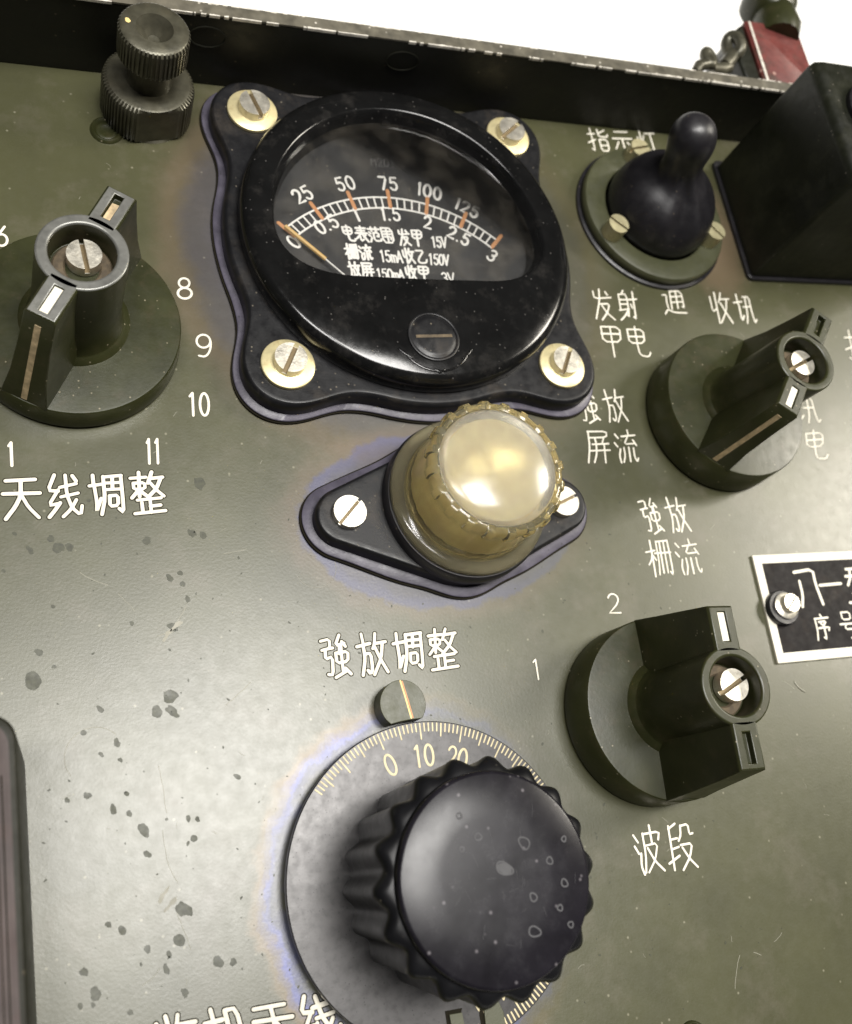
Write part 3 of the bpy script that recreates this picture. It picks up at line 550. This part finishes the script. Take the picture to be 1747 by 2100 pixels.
# clamp tongue at the dial's lower edge
mb = MB(); mb.prism([(67.2, -45), (67.0, -34.1), (69.6, -34.3), (70.2, -45)], 3.4, 4.6, 1); mb.prism([(74.6, -45), (73.9, -37), (74.2, -33.9), (77.2, -33.5), (78.0, -36), (78.0, -45)], 3.4, 4.7, 1)
mb.prism([(66.3, -45), (66.3, -33.4), (69.9, -33.6), (69.6, -34.3), (67.0, -34.1), (67.0, -45)], 4.1, 4.28, 0)
mb.prism([(73.2, -45), (73.1, -35.6), (73.5, -33.2), (74.2, -33.9), (74.0, -36), (74.5, -45)], 4.1, 4.28, 0)
mb.build('dial_lock', [ink_mat, fid_mat], dial, origin=(70, -40, 2.7), bevel=.1)

KC = (69.5, -10.0); NF = 18
def flute(t, r, z, k):
    u = (0.5 + 0.5 * math.cos(NF * t + 0.9)) ** 0.95; d = FL[k] * .72
    return r + d * u if d else r
prof = [(15.0, 2.9, 0), (17.8, 2.9, 1.4), (18.1, 4, 2.3), (18.9, 26, 2.5), (19.3, 29.0, 2.5), (19.2, 30.2, 2.2), (18.8, 31.2, 1.3), (18.2, 31.6, .3), (18.0, 31.7, 0), (17.9, 32.6, 0), (17.6, 33.2, 0)]
FL = [q[2] for q in prof]
mb = MB(); mb.lathe([(q[0], q[1]) for q in prof], 432, KC, flute)
kn = mb.build('fluted_knob', flute_mat, dial, origin=(*KC, 2.9), label='large black fluted tuning knob with a scuffed flat top', smooth=50)
mb = MB(); mb.lathe([(17.9, 32.2), (18.0, 33.2), (17.75, 33.8), (17.2, 34.0), (10, 34.06), (0.3, 34.08)], 160, KC, cap1=True)
kc = mb.build('knob_cap', topcap_mat, kn, origin=(*KC, 32), smooth=50)
r3 = random.Random(21); mb = MB()
def ring_mark(x, y, r, asp, ang, w):
    P = []
    ph = r3.uniform(0, 6)
    for i in range(25):
        t = 2 * math.pi * i / 24; rr = r * (1 + .08 * math.sin(3 * t + ph)); a, b = rotpt(rr * math.cos(t) * asp, rr * math.sin(t), ang); P.append((x + a, y + b))
    mb.stroke(P, w, .015, 34.08)
for (u, v, r, asp, ang) in [(6.2, 4.6, 1.1, 1.3, 2.2), (1.6, 1.1, 1.2, 1.7, 2.6), (10.4, .9, .7, 1.1, 2), (12.4, -3.2, .7, 1.2, 2), (6.0, -4.4, .75, 1.2, 2), (10.6, -7.0, .6, 1, 0), (5.0, -9.8, 1.0, 1.4, 2.8), (-2.2, 7.0, .7, 1.1, 0), (-5, 11, .6, 1, 0), (-5.6, 5.5, .5, 1, 0), (12, -10, .6, 1, 0), (14, 4, .5, 1.2, 1)]:
    ring_mark(KC[0] + u, KC[1] + v, r * .8, asp, ang, .32)
    if r > 1.15: mb.prism([(KC[0] + u + rotpt(r * .7 * asp * math.cos(t * .4), r * .7 * math.sin(t * .4), ang)[0], KC[1] + v + rotpt(r * .7 * asp * math.cos(t * .4), r * .7 * math.sin(t * .4), ang)[1]) for t in range(15)], 34.06, 34.085)
for _ in range(26):
    a = r3.uniform(1.2, 1.75) if r3.random() < .6 else r3.uniform(0, 3.1); x, y = rotpt(r3.uniform(0, 15), 0, r3.uniform(0, 6.28)); ln = r3.uniform(.6, 2.4)
    mb.stroke([(KC[0] + x, KC[1] + y), (KC[0] + x + ln * .5 * math.cos(a), KC[1] + y + ln * .5 * math.sin(a)), (KC[0] + x + ln * math.cos(a + .05), KC[1] + y + ln * math.sin(a + .05))] if math.hypot(x, y) + ln < 16.5 else [(KC[0] + x, KC[1] + y), (KC[0] + x + .3, KC[1] + y + .3)], .05, .008, 34.08)
mb.build('water_marks', M_('dried_water_mark', (.030, .029, .033), .5, var=.2), kc, origin=(*KC, 34))

# fiducial disc above the dial, cut to the dial's curve
mb = MB(); pts = []
for (x, y) in circle(67.8, 25.2, 5.05, 96):
    d_ = math.hypot(x - DC[0], y - DC[1])
    if d_ < 31.35: x, y = DC[0] + (x - DC[0]) * 31.35 / d_, DC[1] + (y - DC[1]) * 31.35 / d_
    pts.append((x, y))
mb.prism(pts, 0, 4.6)
fid = mb.build('index_disc', fid_mat, radio, origin=(67.8, 25.2, 0), label='small olive disc with a yellow index line above the dial', bevel=.12)
mb = MB(); mb.stroke([(68.0, 30.0), (68.6, 26), (69.1, 22.1)], .42, .06, 4.6, 0); mb.stroke([(68.42, 29.9), (69.02, 26), (69.5, 22.1)], .28, .04, 4.6, 1)
mb.build('index_line', [yellow_mat, orange_mat], fid, origin=(68, 26, 4.6))

# ------------------------------------------------------------------ panel meter
MC = (88.2, 139.0); LB = 35.25
def smin(a, b, k): 
    h = max(k - abs(a - b), 0) / k; return min(a, b) - h * h * k / 4
def flange_sdf(x, y):
    d = math.hypot(x, y) - 45.6
    for sx in (1, -1):
        for sy in (1, -1): d = smin(d, math.hypot(x - sx * LB, y - sy * LB) - 9.8, 15.0)
    return d
def march(fn, a, r0, r1):
    lo, hi = r0, r1
    for _ in range(40):
        m_ = (lo + hi) / 2
        if fn(m_ * math.cos(a), m_ * math.sin(a)) < 0: lo = m_
        else: hi = m_
    return lo
NA = 360
flr = [march(flange_sdf, 2 * math.pi * i / NA, 20, 80) for i in range(NA)]
def outline(off, z, c=MC, wav=0.0, sh=(0, 0)):
    out = []
    for i, r in enumerate(flr):
        a = 2 * math.pi * i / NA; rr = r + off + wav * (math.sin(5 * a + 1) + .6 * math.sin(11 * a))
        out.append((c[0] + sh[0] + rr * math.cos(a), c[1] + sh[1] + rr * math.sin(a), z))
    return out
mb = MB()
inn = lambda z, r=30: [(MC[0] + r * math.cos(2 * math.pi * i / NA), MC[1] + r * math.sin(2 * math.pi * i / NA), z) for i in range(NA)]
mb.loops([outline(0.2, .9), outline(0.2, 4.6), outline(-.1, 5.5), outline(-.7, 5.95), outline(-.9, 6.0), outline(-1.6, 6.0), inn(6.0, 40), inn(1.2, 40)])
meter = mb.build('panel_meter', flange_mat, radio, origin=(*MC, .9), label='round black panel meter on a square lobed flange', smooth=40)
mb = MB(); mb.loops([outline(2.35, 0.0, wav=.16), outline(2.35, .75, wav=.16), outline(1.5, .8, wav=.16)], mi=1); mb.loops([outline(1.9, .75, wav=.16), outline(2.0, 1.35, wav=.16), outline(1.8, 1.5, wav=.16), outline(-3, 1.5)])  # black lower layer stands in for the contact shadow round the gasket
mb.build('gasket', [gasket_mat, ink_mat], meter, origin=(*MC, 0), smooth=40)
# bezel: round rim, window cut with a rounded flat bottom
WC = (88.2, 146.0)
def win_sdf(x, y):
    X, Y = x + WC[0], y + WC[1]
    a = math.hypot(X - 87.9, Y - 138.6) - 34.4; b = 124.9 - Y
    k = 13.0; h = max(k - abs(a - b), 0) / k
    return max(a, b) + h * h * k / 4
win = [march(win_sdf, 2 * math.pi * i / NA, 5, 60) for i in range(NA)]
def wl(off, z): return [(WC[0] + (win[i] + off) * math.cos(2 * math.pi * i / NA), WC[1] + (win[i] + off) * math.sin(2 * math.pi * i / NA), z) for i in range(NA)]
def cl(rad, z):
    out = []
    for i in range(NA):
        a = 2 * math.pi * i / NA; out.append((WC[0] + march(lambda x, y: math.hypot(x + WC[0] - MC[0], y + WC[1] - MC[1]) - rad, a, 5, 80) * math.cos(a), WC[1] + march(lambda x, y: math.hypot(x + WC[0] - MC[0], y + WC[1] - MC[1]) - rad, a, 5, 80) * math.sin(a), z))
    return out
def lerp(A, B, t, dz=0): return [(a[0] + (b[0] - a[0]) * t, a[1] + (b[1] - a[1]) * t, a[2] + (b[2] - a[2]) * t + dz) for a, b in zip(A, B)]
rimtop = cl(40.2, 12.0); wtop = wl(1.6, 12.3)
mb = MB()
mb.loops([cl(42.4, 5.9), cl(42.6, 7), cl(42.6, 9.2), cl(42.4, 10.2), cl(41.9, 11.0), cl(41.2, 11.6), rimtop, lerp(rimtop, wtop, .3, .02), lerp(rimtop, wtop, .7, .02), wtop, wl(1.2, 12.25), wl(.8, 12.0), wl(.3, 11.2), wl(0.0, 10.2), wl(-.4, 8.6), wl(-.9, 5.2)])
# adjusting arrows moulded below the screw
ac = (87.3, 108.2)
P = [(ac[0] + 9.0 * math.cos(math.radians(a)), ac[1] + 9.0 * math.sin(math.radians(a))) for a in range(205, 337, 6)]
mb.stroke(P, .5, .14, 12.28)
P = [(ac[0] + 7.9 * math.cos(math.radians(a)), ac[1] + 7.9 * math.sin(math.radians(a))) for a in range(215, 327, 6)]
mb.stroke([(ac[0] - 1.2, ac[1] - 8.6), (ac[0], ac[1] - 9.4), (ac[0] + 1.2, ac[1] - 8.6)], .45, .16, 12.28)
mb.stroke([(ac[0] - 9.2, ac[1] - 3.2), (ac[0] - 8.0, ac[1] - 4.6), (ac[0] - 6.4, ac[1] - 5.6)], .45, .16, 12.28)
mb.stroke([(ac[0] + 9.2, ac[1] - 3.2), (ac[0] + 8.0, ac[1] - 4.6), (ac[0] + 6.4, ac[1] - 5.6)], .45, .16, 12.28)
mb.build('bezel', black_mat, meter, origin=(*MC, 6), smooth=45)
mb = MB(); sc = ac
mb.lathe([(6.4, 12.2), (6.4, 12.5), (6.1, 12.62), (5.8, 12.5), (5.7, 12.33), (5.5, 12.33), (5.2, 12.5), (4.4, 12.6), (0.3, 12.62)], 64, sc, cap1=True)
q = [tuple(a + b for a, b in zip(rotpt(px, py, R_(2)), sc)) for px, py in [(-4.6, -.38), (4.6, -.38), (4.6, .38), (-4.6, .38)]]
mb.prism(q, 12.4, 12.66, 1)
mb.build('adjusting_screw', [flange_mat, dusk_mat], meter, origin=(*sc, 12), smooth=45)
# scale plate
mb = MB(); mb.prism([(p_[0], p_[1]) for p_ in wl(3, 0)], 4.4, 5.0)
sp = mb.build('scale_plate', plate_mat, meter, origin=(*MC, 4.4))
PV = (85.7, 111.0); mb = MB()
pol = lambda r, d: (PV[0] + r * math.sin(math.radians(d)), PV[1] + r * math.cos(math.radians(d)))
for r in (41.5, 38.3): mb.stroke([pol(r, -43 + 86 * i / 80) for i in range(81)], .52, .06, 5.0)
for i in range(31):
    if i % 5: mb.stroke([pol(38.4, -43 + 86 * i / 30), pol(41.4, -43 + 86 * i / 30)], .45, .06, 5.0)
for i in range(7): mb.stroke([pol(38.6, -43 + 86 * i / 6), pol(43.6, -43 + 86 * i / 6)], 1.05, .10, 5.0, 1)
def num(t, cx, cy, h_, deg, w_=.62, cw=.55, gap=.3):
    n = len(t) - .6 * t.count('.'); W_ = h_ * cw * (n + gap * (n - 1)); a = math.radians(-deg); tx, ty = math.cos(a), math.sin(a); ux, uy = -ty, tx
    x = cx - tx * W_ / 2 - ux * h_ / 2; y = cy - ty * W_ / 2 - uy * h_ / 2
    for c_ in t:
        l = h_ * cw * (.4 if c_ in '.1' else 1.0)
        write(mb, c_, x, y, tx * l, ty * l, ux * h_, uy * h_, 5.0, w_, outline=0, h=.06, jit=.4)
        x += tx * l + tx * h_ * cw * gap; y += ty * l + ty * h_ * cw * gap
for t, cx, cy, dg in (('25', 63.0, 151.6, -29), ('50', 74.6, 155.9, -14), ('75', 86.3, 156.9, 0), ('100', 98.1, 155.2, 14), ('125', 108.0, 150.7, 29)): num(t, cx, cy, 3.9, dg, w_=.68)
for t, cx, cy, dg in (('0', 59.0, 137.7, -43), ('0.5', 67.8, 143.2, -29), ('1', 76.8, 146.9, -14), ('1.5', 85.9, 147.5, 0), ('2', 95.1, 145.7, 14), ('2.5', 103.0, 142.2, 29), ('3', 111.6, 136.6, 43)): num(t, cx, cy, 3.7, dg, w_=.66)
for (t, ax, ay, ex, ey, hx, hy, z, w) in TEXT[29:]: write(mb, t, ax, ay, ex, ey, hx, hy, 5.0, w, outline=0, h=.06, gap=.12, jit=.5)
mb.build('scale_markings', [white_mat, orange_mat], sp, origin=(*PV, 5))
mb = MB(); write(mb, 'M201', 82.6, 162.0, 6.6, 0, 0, 2.6, 5.0, .32, outline=0, h=.05, gap=.25)
mb.build('scale_emblem', M_('faint_grey_print', (.10, .10, .10), .5), sp, origin=(86, 163, 5))
mb = MB(); mb.tube([(57.0, 140.9, 6.6), (65.8, 132.1, 6.6)], .5, 8, 0); mb.tube([(65.8, 132.1, 6.6), (76, 121.5, 6.6), (84, 113, 6.6)], .2, 6, 1)
mb.build('needle', [needle_mat, white_mat], meter, origin=(66, 132, 6.6))
mb = MB(); mb.prism([(p_[0], p_[1]) for p_ in wl(-.3, 0)], 8.6, 8.75); mb.build('window_glass', glass_mat, meter, origin=(*MC, 8.6))
for sx, sy, a in ((-1, 1, R_(108)), (1, 1, R_(40)), (-1, -1, R_(62)), (1, -1, R_(62))):
    x, y = MC[0] + sx * LB, MC[1] + sy * LB
    mb = MB(); mb.lathe([(3.0, 6.0), (6.1, 6.0), (6.25, 6.2), (6.2, 6.9), (5.9, 7.1), (2, 7.1)], 56, (x, y))
    mb.build('washer', brass_mat, meter, origin=(x, y, 6), smooth=40)
    slotted_screw('screw', x + .2, y + .3, 7.05, 3.75, 2.4, a, meter, slot=.15)

# ------------------------------------------------------------------ indicator lamp
LC = (89.0, 68.2)
def stadium(off, z, flat=0.0, n=NA, wav=0.0):
    """diamond-like flange: big centre circle with two small end circles"""
    def sdf(x, y):
        big = math.hypot(x, y) - 17.3 - off
        out = big
        # hull of centre circle and end circle
        for s_ in (1, -1):
            r1, r2, d = 17.3 + off, 6.6 + off, 27.0
            X = x * s_; Y = abs(y); sn = (r1 - r2) / d; cs = math.sqrt(1 - sn * sn)
            k_ = (-sn * Y * 0 + 0)
            t = X * cs - Y * sn
            if t < 0: dd = math.hypot(X, Y) - r1
            elif t > d * cs: dd = math.hypot(X - d, Y) - r2
            else: dd = X * sn + Y * cs - r1
            out = min(out, dd)
        return out
    return [(LC[0] - .6 + (q := march(sdf, 2 * math.pi * i / n, 5, 60) + wav * math.sin(7 * i * 2 * math.pi / n)) * math.cos(2 * math.pi * i / n), LC[1] - .8 + q * math.sin(2 * math.pi * i / n), z) for i in range(n)]
mb = MB(); mb.loops([stadium(0, .9), stadium(0, 4.6), stadium(-.3, 5.2), stadium(-.6, 5.36), stadium(-.9, 5.4), stadium(-1.7, 5.4)], cap1=True)
lamp = mb.build('indicator_lamp', flange_mat, radio, origin=(*LC, .9), label='amber capped indicator lamp on a black diamond shaped flange', smooth=40)
mb = MB(); mb.loops([stadium(2.6, 0, wav=.25), stadium(2.6, .7, wav=.25), stadium(1.5, .75, wav=.25)], mi=1); mb.loops([stadium(2.1, .7, wav=.3), stadium(2.2, 1.3, wav=.3), stadium(2.0, 1.45, wav=.3), stadium(-2, 1.45)])  # black layer beneath paints the gasket's contact shadow
mb.build('gasket', [gasket_mat, ink_mat], lamp, origin=(*LC, 0), smooth=40)
mb = MB(); mb.lathe([(19.3, 4.8), (19.3, 8.0), (18.8, 8.6), (15, 8.6), (14.2, 7.0)], 96, (LC[0] + .6, LC[1] + .6)); mb.build('collar', rubber_mat, lamp, origin=(*LC, 5.4), smooth=40)
CC = (LC[0] + .9, LC[1] + .9)
TE = 20
prof = [(18.2, 8.5), (18.75, 8.7), (18.85, 9.5), (18.5, 10.1), (17.4, 10.5), (16.2, 10.7), (15.7, 11.2), (15.3, 14), (14.9, 20), (14.75, 22.4), (15.0, 22.9), (15.25, 23.3), (15.3, 25.2), (15.0, 26.1), (14.5, 26.5), (13.9, 26.55), (13.5, 26.3)]
def tooth(t, r, z, k):
    if 10 <= k <= 15:
        c_ = math.cos(TE * t); return r + (0.55 if c_ > .3 else -.05)
    if 7 <= k < 10: return r + .06 * math.cos(TE * t)
    return r
mb = MB(); mb.lathe(prof + [(13.3, 25.2), (.3, 25.2)], 480, CC, tooth, cap0=True, cap1=True)
cap = mb.build('amber_cap', amber_mat, lamp, origin=(*CC, 8), smooth=40)
mb = MB()
Rr = 13.4; dome = [(Rr * math.cos(math.radians(a)), 26.0 + 2.6 * math.sin(math.radians(a))) for a in range(0, 90, 6)] + [(0.2, 28.6)]
mb.lathe([(.3, 25.4), (13.2, 25.4)] + dome, 128, CC, cap0=True, cap1=True)
mb.build('dome', dome_mat, cap, origin=(*CC, 26), smooth=60)
# pale core, with a reflector bowl added to give the white highlight
mb = MB(); mb.lathe([(11.6, 9.5), (11.4, 21.5), (11.2, 22.4), (.3, 18.0)], 96, CC, rf=lambda t, r, z, k: r + (.18 * math.cos(26 * t) if k < 2 else 0), cap0=True, cap1=True)
mb.build('inner_core', core_mat, cap, origin=(*CC, 12), smooth=60)
mb = MB(); mb.lathe([(11.2, 24.0), (10.2, 23.4), (8, 22.5), (5, 21.6), (.3, 21.2)], 64, CC, cap1=True); mb.build('reflector', reflector_mat, cap, origin=(*CC, 22), smooth=70)
slotted_screw('screw', 62.0, 67.6, 5.4, 3.7, 1.9, R_(45), lamp, slot=.09)
slotted_screw('screw', 115.2, 67.4, 5.4, 3.7, 1.9, R_(20), lamp, slot=.1)

# ------------------------------------------------------------------ toggle switch with rubber boot
TC = (167.8, 155.0)
mb = MB(); mb.lathe([(14, 1.0), (22.4, 1.0), (22.7, 1.4), (22.7, 3.2), (22.3, 3.8), (21.5, 4.0), (17, 4.0), (16.2, 3.7), (15.8, 2.5)], 110, TC)
tog = mb.build('toggle_switch', fid_mat, radio, origin=(*TC, 1), label='toggle switch in a black rubber boot on a round olive plate', smooth=40)
mb = MB(); mb.lathe([(14, 0), (23.6, 0), (23.6, .8), (23.3, 1.0), (14, 1.0)], 96, TC); mb.build('gasket', rubber_mat, tog, origin=(*TC, 0), smooth=40)
bp_ = [(0, 0, 2.6, 15.2), (0, 0, 4.2, 15.7), (0, 0, 7, 15.8), (0, 0, 10, 15.2), (-.1, .1, 13, 14.0), (-.3, .3, 15.4, 12.3), (-.6, .5, 17.4, 9.9), (-1.2, .7, 19.0, 7.5), (-2.2, .9, 20.8, 6.0), (-3.0, 1.3, 23.0, 5.3), (-3.7, 1.7, 25.6, 5.5), (-4.4, 2.1, 28.5, 6.1), (-5.0, 2.5, 31, 6.3), (-5.6, 2.9, 33.5, 5.9), (-6.0, 3.2, 35.6, 4.7), (-6.3, 3.4, 36.9, 2.9), (-6.4, 3.5, 37.3, .8)]
mb = MB(); LP = []
for k, (dx, dy, z, r) in enumerate(bp_):
    ring_ = []
    tilt = min(1, max(0, (z - 16) / 6)) * 0.22
    for i in range(96):
        t = 2 * math.pi * i / 96
        fold = 1.3 * math.exp(-((z - 15) / 5.5) ** 2) * (math.exp(-((math.degrees(t) - 285) / 9) ** 2) - 1.2 * math.exp(-((math.degrees(t) - 262) / 10) ** 2) + .7 * math.exp(-((math.degrees(t) - 240) / 12) ** 2))
        rr = r + fold
        x = dx + rr * math.cos(t); y = dy + rr * math.sin(t)
        ring_.append((TC[0] + x, TC[1] + y, z + tilt * (rr * math.cos(t) * .8 - rr * math.sin(t) * .5)))
    LP.append(ring_)
mb.loops(LP, cap1=True)
boot = mb.build('rubber_boot', rubber_mat, tog, origin=(*TC, 4), smooth=80)
sub = boot.modifiers.new('smooth', 'SUBSURF'); sub.levels = 1; sub.render_levels = 1
for x, y, a in ((150.6, 146.6, R_(140)), (182.9, 146.4, R_(130)), (165.0, 173.4, R_(15))):
    slotted_screw('screw', x, y, 4.0, 3.0, 4.6, a, tog, mat=M_('dull_brass_screw', (.55, .50, .30), .4, metal=.5, smudge=(.2, .14, .06), smudge_amt=.8, smudge_scale=.5), slot=.12, depth=.35)

# ------------------------------------------------------------------ binding post, top left
BC = (28.0, 176.7)
def nutr(t, r, z, k):
    rr = r + (.22 * (1 if math.cos(70 * t) > 0 else -1) if 1 <= k <= 4 else 0)
    for fa in (-78, 102):                                  # two spanner flats cut across the knurl
        c_ = math.cos(t - math.radians(fa))
        if c_ > 0 and 1 <= k <= 4 and rr * c_ > 8.9: rr = 8.9 / c_
    return rr
mb = MB(); mb.lathe([(9.5, 0), (10.2, .4), (10.5, 1.0), (10.5, 9.2), (10.2, 10.2), (9.5, 10.8), (8.8, 11.0), (5.2, 11.0), (5.0, 13)], 420, BC, nutr)
post = mb.build('binding_post', gun_mat, radio, origin=(*BC, 0), label='knurled two tier binding post beside the case wall', smooth=30)
mb = MB(); mb.lathe([(5.0, 10), (5.0, 18.7), (5.6, 18.9)], 48, BC); mb.build('neck', gun_mat, post, origin=(*BC, 12))
def capr(t, r, z, k): return r + (.2 * (1 if math.cos(48 * t) > 0 else -1) if 1 <= k <= 3 else 0)
mb = MB(); mb.lathe([(5.5, 18.7), (7.4, 18.8), (7.7, 19.3), (7.7, 25.7), (7.45, 26.3), (6.9, 26.6), (4.1, 26.6), (3.9, 26.3), (1.3, 23.1), (.2, 22.9)], 384, (BC[0] + .1, BC[1] - .1), capr, cap1=True)
cp = mb.build('knurled_cap', gun_mat, post, origin=(*BC, 21), smooth=30)
mb = MB(); r3 = random.Random(9); blob(mb, 22.4, 177.8, .62, 26.62, asp=1.1); mb.build('paint_chip', yellow_mat, cp, origin=(22.4, 177.8, 26.6))
mb = MB(); mb.lathe([(3.9, 0), (3.7, .5), (3.2, .8), (2.7, .5), (2.4, .15), (1.9, .3), (1.5, .15), (.2, .05)], 48, (18.4, 169.9), cap1=True)
mb.build('eyelet', knob_mat, radio, origin=(18.4, 169.9, 0), label='small hollow rivet beside the binding post', smooth=60)
mb = MB(); mb.lathe([(3.6, 0), (3.5, .5), (3.1, .7), (2.7, .4), (2.2, .2), (.2, .1)], 48, (121.0, -51.0), cap1=True)
mb.build('eyelet', knob_mat, radio, origin=(121, -51, 0), label='small hollow rivet at the lower edge of the photo', smooth=60)

# ------------------------------------------------------------------ black box with terminal, top right
def rrect(x0, x1, y0, y1, r, n=6):
    out = []
    for cx, cy, a in ((x1 - r, y1 - r, 0), (x0 + r, y1 - r, 90), (x0 + r, y0 + r, 180), (x1 - r, y0 + r, 270)):
        out += [(cx + r * math.cos(math.radians(a + 90 * i / n)), cy + r * math.sin(math.radians(a + 90 * i / n))) for i in range(n + 1)]
    return out
mb = MB()
def rl(x0, x1, y0, y1, r, z): return [(x, y, z) for x, y in rrect(x0, x1, y0, y1, r)]
mb.loops([rl(197.6, 262, 136.6, 176.0, 1.2, 0.3), rl(198.0, 262, 137.2, 176.4, 1.4, 42.0), rl(198.4, 261, 137.6, 176.5, 1.8, 43.6), rl(199.4, 260, 138.6, 175.8, 2.3, 44.6), rl(200.8, 258, 140.0, 174.6, 3, 45.0)], cap1=True)
bx = mb.build('terminal_box', boxmat, radio, origin=(200, 137, 0), label='tall black box at the right edge with a terminal on top', smooth=50)
mb = MB(); mb.loops([rl(196.6, 264, 135.6, 178.0, 2, 0), rl(196.6, 264, 135.6, 178.0, 2, 1.3)], cap1=True); mb.build('gasket', rubber_mat, bx, origin=(200, 137, 0), bevel=.3)
mb = MB(); mb.lathe([(9.5, 44.9), (9.5, 46.4), (9.0, 46.8), (7.4, 46.8), (7.2, 46.0)], 64, (213.0, 159.5), mi=0); mb.lathe([(7.3, 45.2), (7.2, 47.8), (6.8, 48.1), (6.2, 47.8), (6.0, 45.5)], 64, (213.0, 159.5), mi=1); mb.lathe([(6.0, 46.2), (3, 46.8), (.2, 46.8)], 40, (213.0, 159.5), mi=0)
mb.build('terminal', [rubber_mat, steel_mat], bx, origin=(213, 159.5, 43), smooth=40)

# ------------------------------------------------------------------ cover along the left edge
def lc(o_, z): return [(x, y, z) for x, y in [(-70, -140)] + [(-5.9 - o_, -140)] + [(-5.6 - o_, -30)] + [(-5.75 - o_ - 4.2 + 4.2 * math.cos(math.radians(a)), 27.6 - o_ - 4.2 + 4.2 * math.sin(math.radians(a)) + .0) for a in range(0, 91, 10)] + [(-70, 27.6 - o_)]]
mb = MB(); mb.loops([lc(0, 0), lc(0, 35.6), lc(.35, 36.6), lc(1.2, 37.0)], cap1=True)
cov = mb.build('side_cover', [wall_mat], radio, origin=(-20, 0, 0), label='tall dark cover with a brownish top at the lower left edge', smooth=30)
mb = MB(); mb.prism([(q[0], q[1]) for q in lc(1.1, 0)], 36.95, 37.1)
mb.stroke([(-7.9, -60), (-8.0, 18)], .22, .12, 37.1, 1); mb.stroke([(-8.7, -60), (-8.8, 15)], .18, .1, 37.1, 1)
mb.build('cover_face', [brown_mat, ink_mat], cov, origin=(-20, 0, 37))

# ------------------------------------------------------------------ nameplate
mb = MB(); Q = [(170.1, 52.0), (260.0, 49.2), (259.0, 21.0), (168.7, 23.7)]
mb.prism(Q, 0, .75)
npl = mb.build('nameplate', cream_mat, radio, origin=(200, 37, 0), label='black nameplate with a cream border at the right edge', bevel=.1)
mb = MB(); mb.prism([(172.4, 49.6), (260.5, 46.9), (259.5, 23.4), (171.1, 26.1)], .70, .80); mb.build('nameplate_field', plate_blk, npl, origin=(200, 37, .75))
mb = MB()
for (t, ax, ay, ex, ey, hx, hy, z, w) in TEXT[24:29]: write(mb, t, ax, ay, ex, ey, hx, hy, .8, w, outline=0, h=.05, jit=.4)
mb.build('nameplate_lettering', cream_mat, npl, origin=(190, 37, .8))
mb = MB(); mb.lathe([(4.6, .8), (4.6, 2.0), (4.3, 2.4), (2, 2.4)], 40, (174.0, 37.3), mi=0); mb.lathe([(3.5, 2.3), (3.5, 2.75), (3.3, 2.9), (1, 2.9)], 40, (174.6, 37.6), mi=1)
mb.build('washer', [rubber_mat, steel_mat], npl, origin=(174, 37.3, .8), smooth=40)
slotted_screw('screw', 175.0, 37.9, 2.9, 2.35, 1.7, R_(42), npl, slot=.07)

# ------------------------------------------------------------------ latch behind the rim
mb = MB()
mb.loops([rl(207.2, 227.5, 191.2, 216.0, .8, 2), rl(207.2, 227.5, 191.2, 216.0, .8, 19.4), rl(207.9, 226.9, 191.9, 215.4, 1.0, 20.2)], cap1=True)
la = mb.build('case_latch', red_mat, radio, origin=(216, 204, 2), label='chipped red and black latch bracket behind the case rim', smooth=40)
mb = MB(); mb.prism([(201.5, 191.2), (207.1, 191.2), (207.1, 215.5), (204.5, 213.5), (202.0, 208.5), (201, 202)], 2, 19.0); mb.build('latch_cheek', boxmat, la, origin=(204, 200, 2), bevel=.8)
mb = MB(); mb.stroke([(208.1, 192), (208.3, 203), (208.6, 215)], .9, .15, 20.15); mb.build('edge_highlight', chip_mat, la, origin=(208, 200, 20))  # highlight along the bracket's edge, painted as a pale stroke
mb = MB(); mb.lathe([(7.0, 12), (8.0, 15), (8.2, 18), (7.6, 22), (6, 24), (.3, 24.6)], 40, (222, 227), cap1=True)
mb.tube([(222, 222, 18), (221, 216, 18), (220, 212, 18)], [6.5, 7.5, 6.5], 16)
mb.build('latch_lever', knob_mat, la, origin=(222, 227, 12), smooth=60)
mb = MB()
mb.tube([(200.5 + 1.3 * math.cos(t / 12 * math.pi), 205.8 + 3.4 * math.sin(t / 12 * math.pi), 19 + 1.5 * math.cos(t / 12 * math.pi)) for t in range(25)], 1.75, 10)
mb.tube([(200, 203, 18.5), (197.5, 200.2, 18.5), (195.5, 198.3, 18)], [1.9, 2.3, 2.2], 10)
mb.tube([(189.4 + 1.2 * math.cos(t / 12 * math.pi), 199.4 + 2.4 * math.sin(t / 12 * math.pi), 19) for t in range(25)], 1.5, 10)
mb.tube([(190.5, 196.5, 18), (194, 196.6, 18), (197, 198, 18)], [1.7, 2.2, 1.8], 10)
mb.tube([(183.4, 194.0, 18.5), (185, 196.0, 19), (188, 197.0, 19)], [1.4, 1.7, 1.6], 10)
mb.build('wing_nut', gun_mat, la, origin=(190, 198, 19), smooth=60)
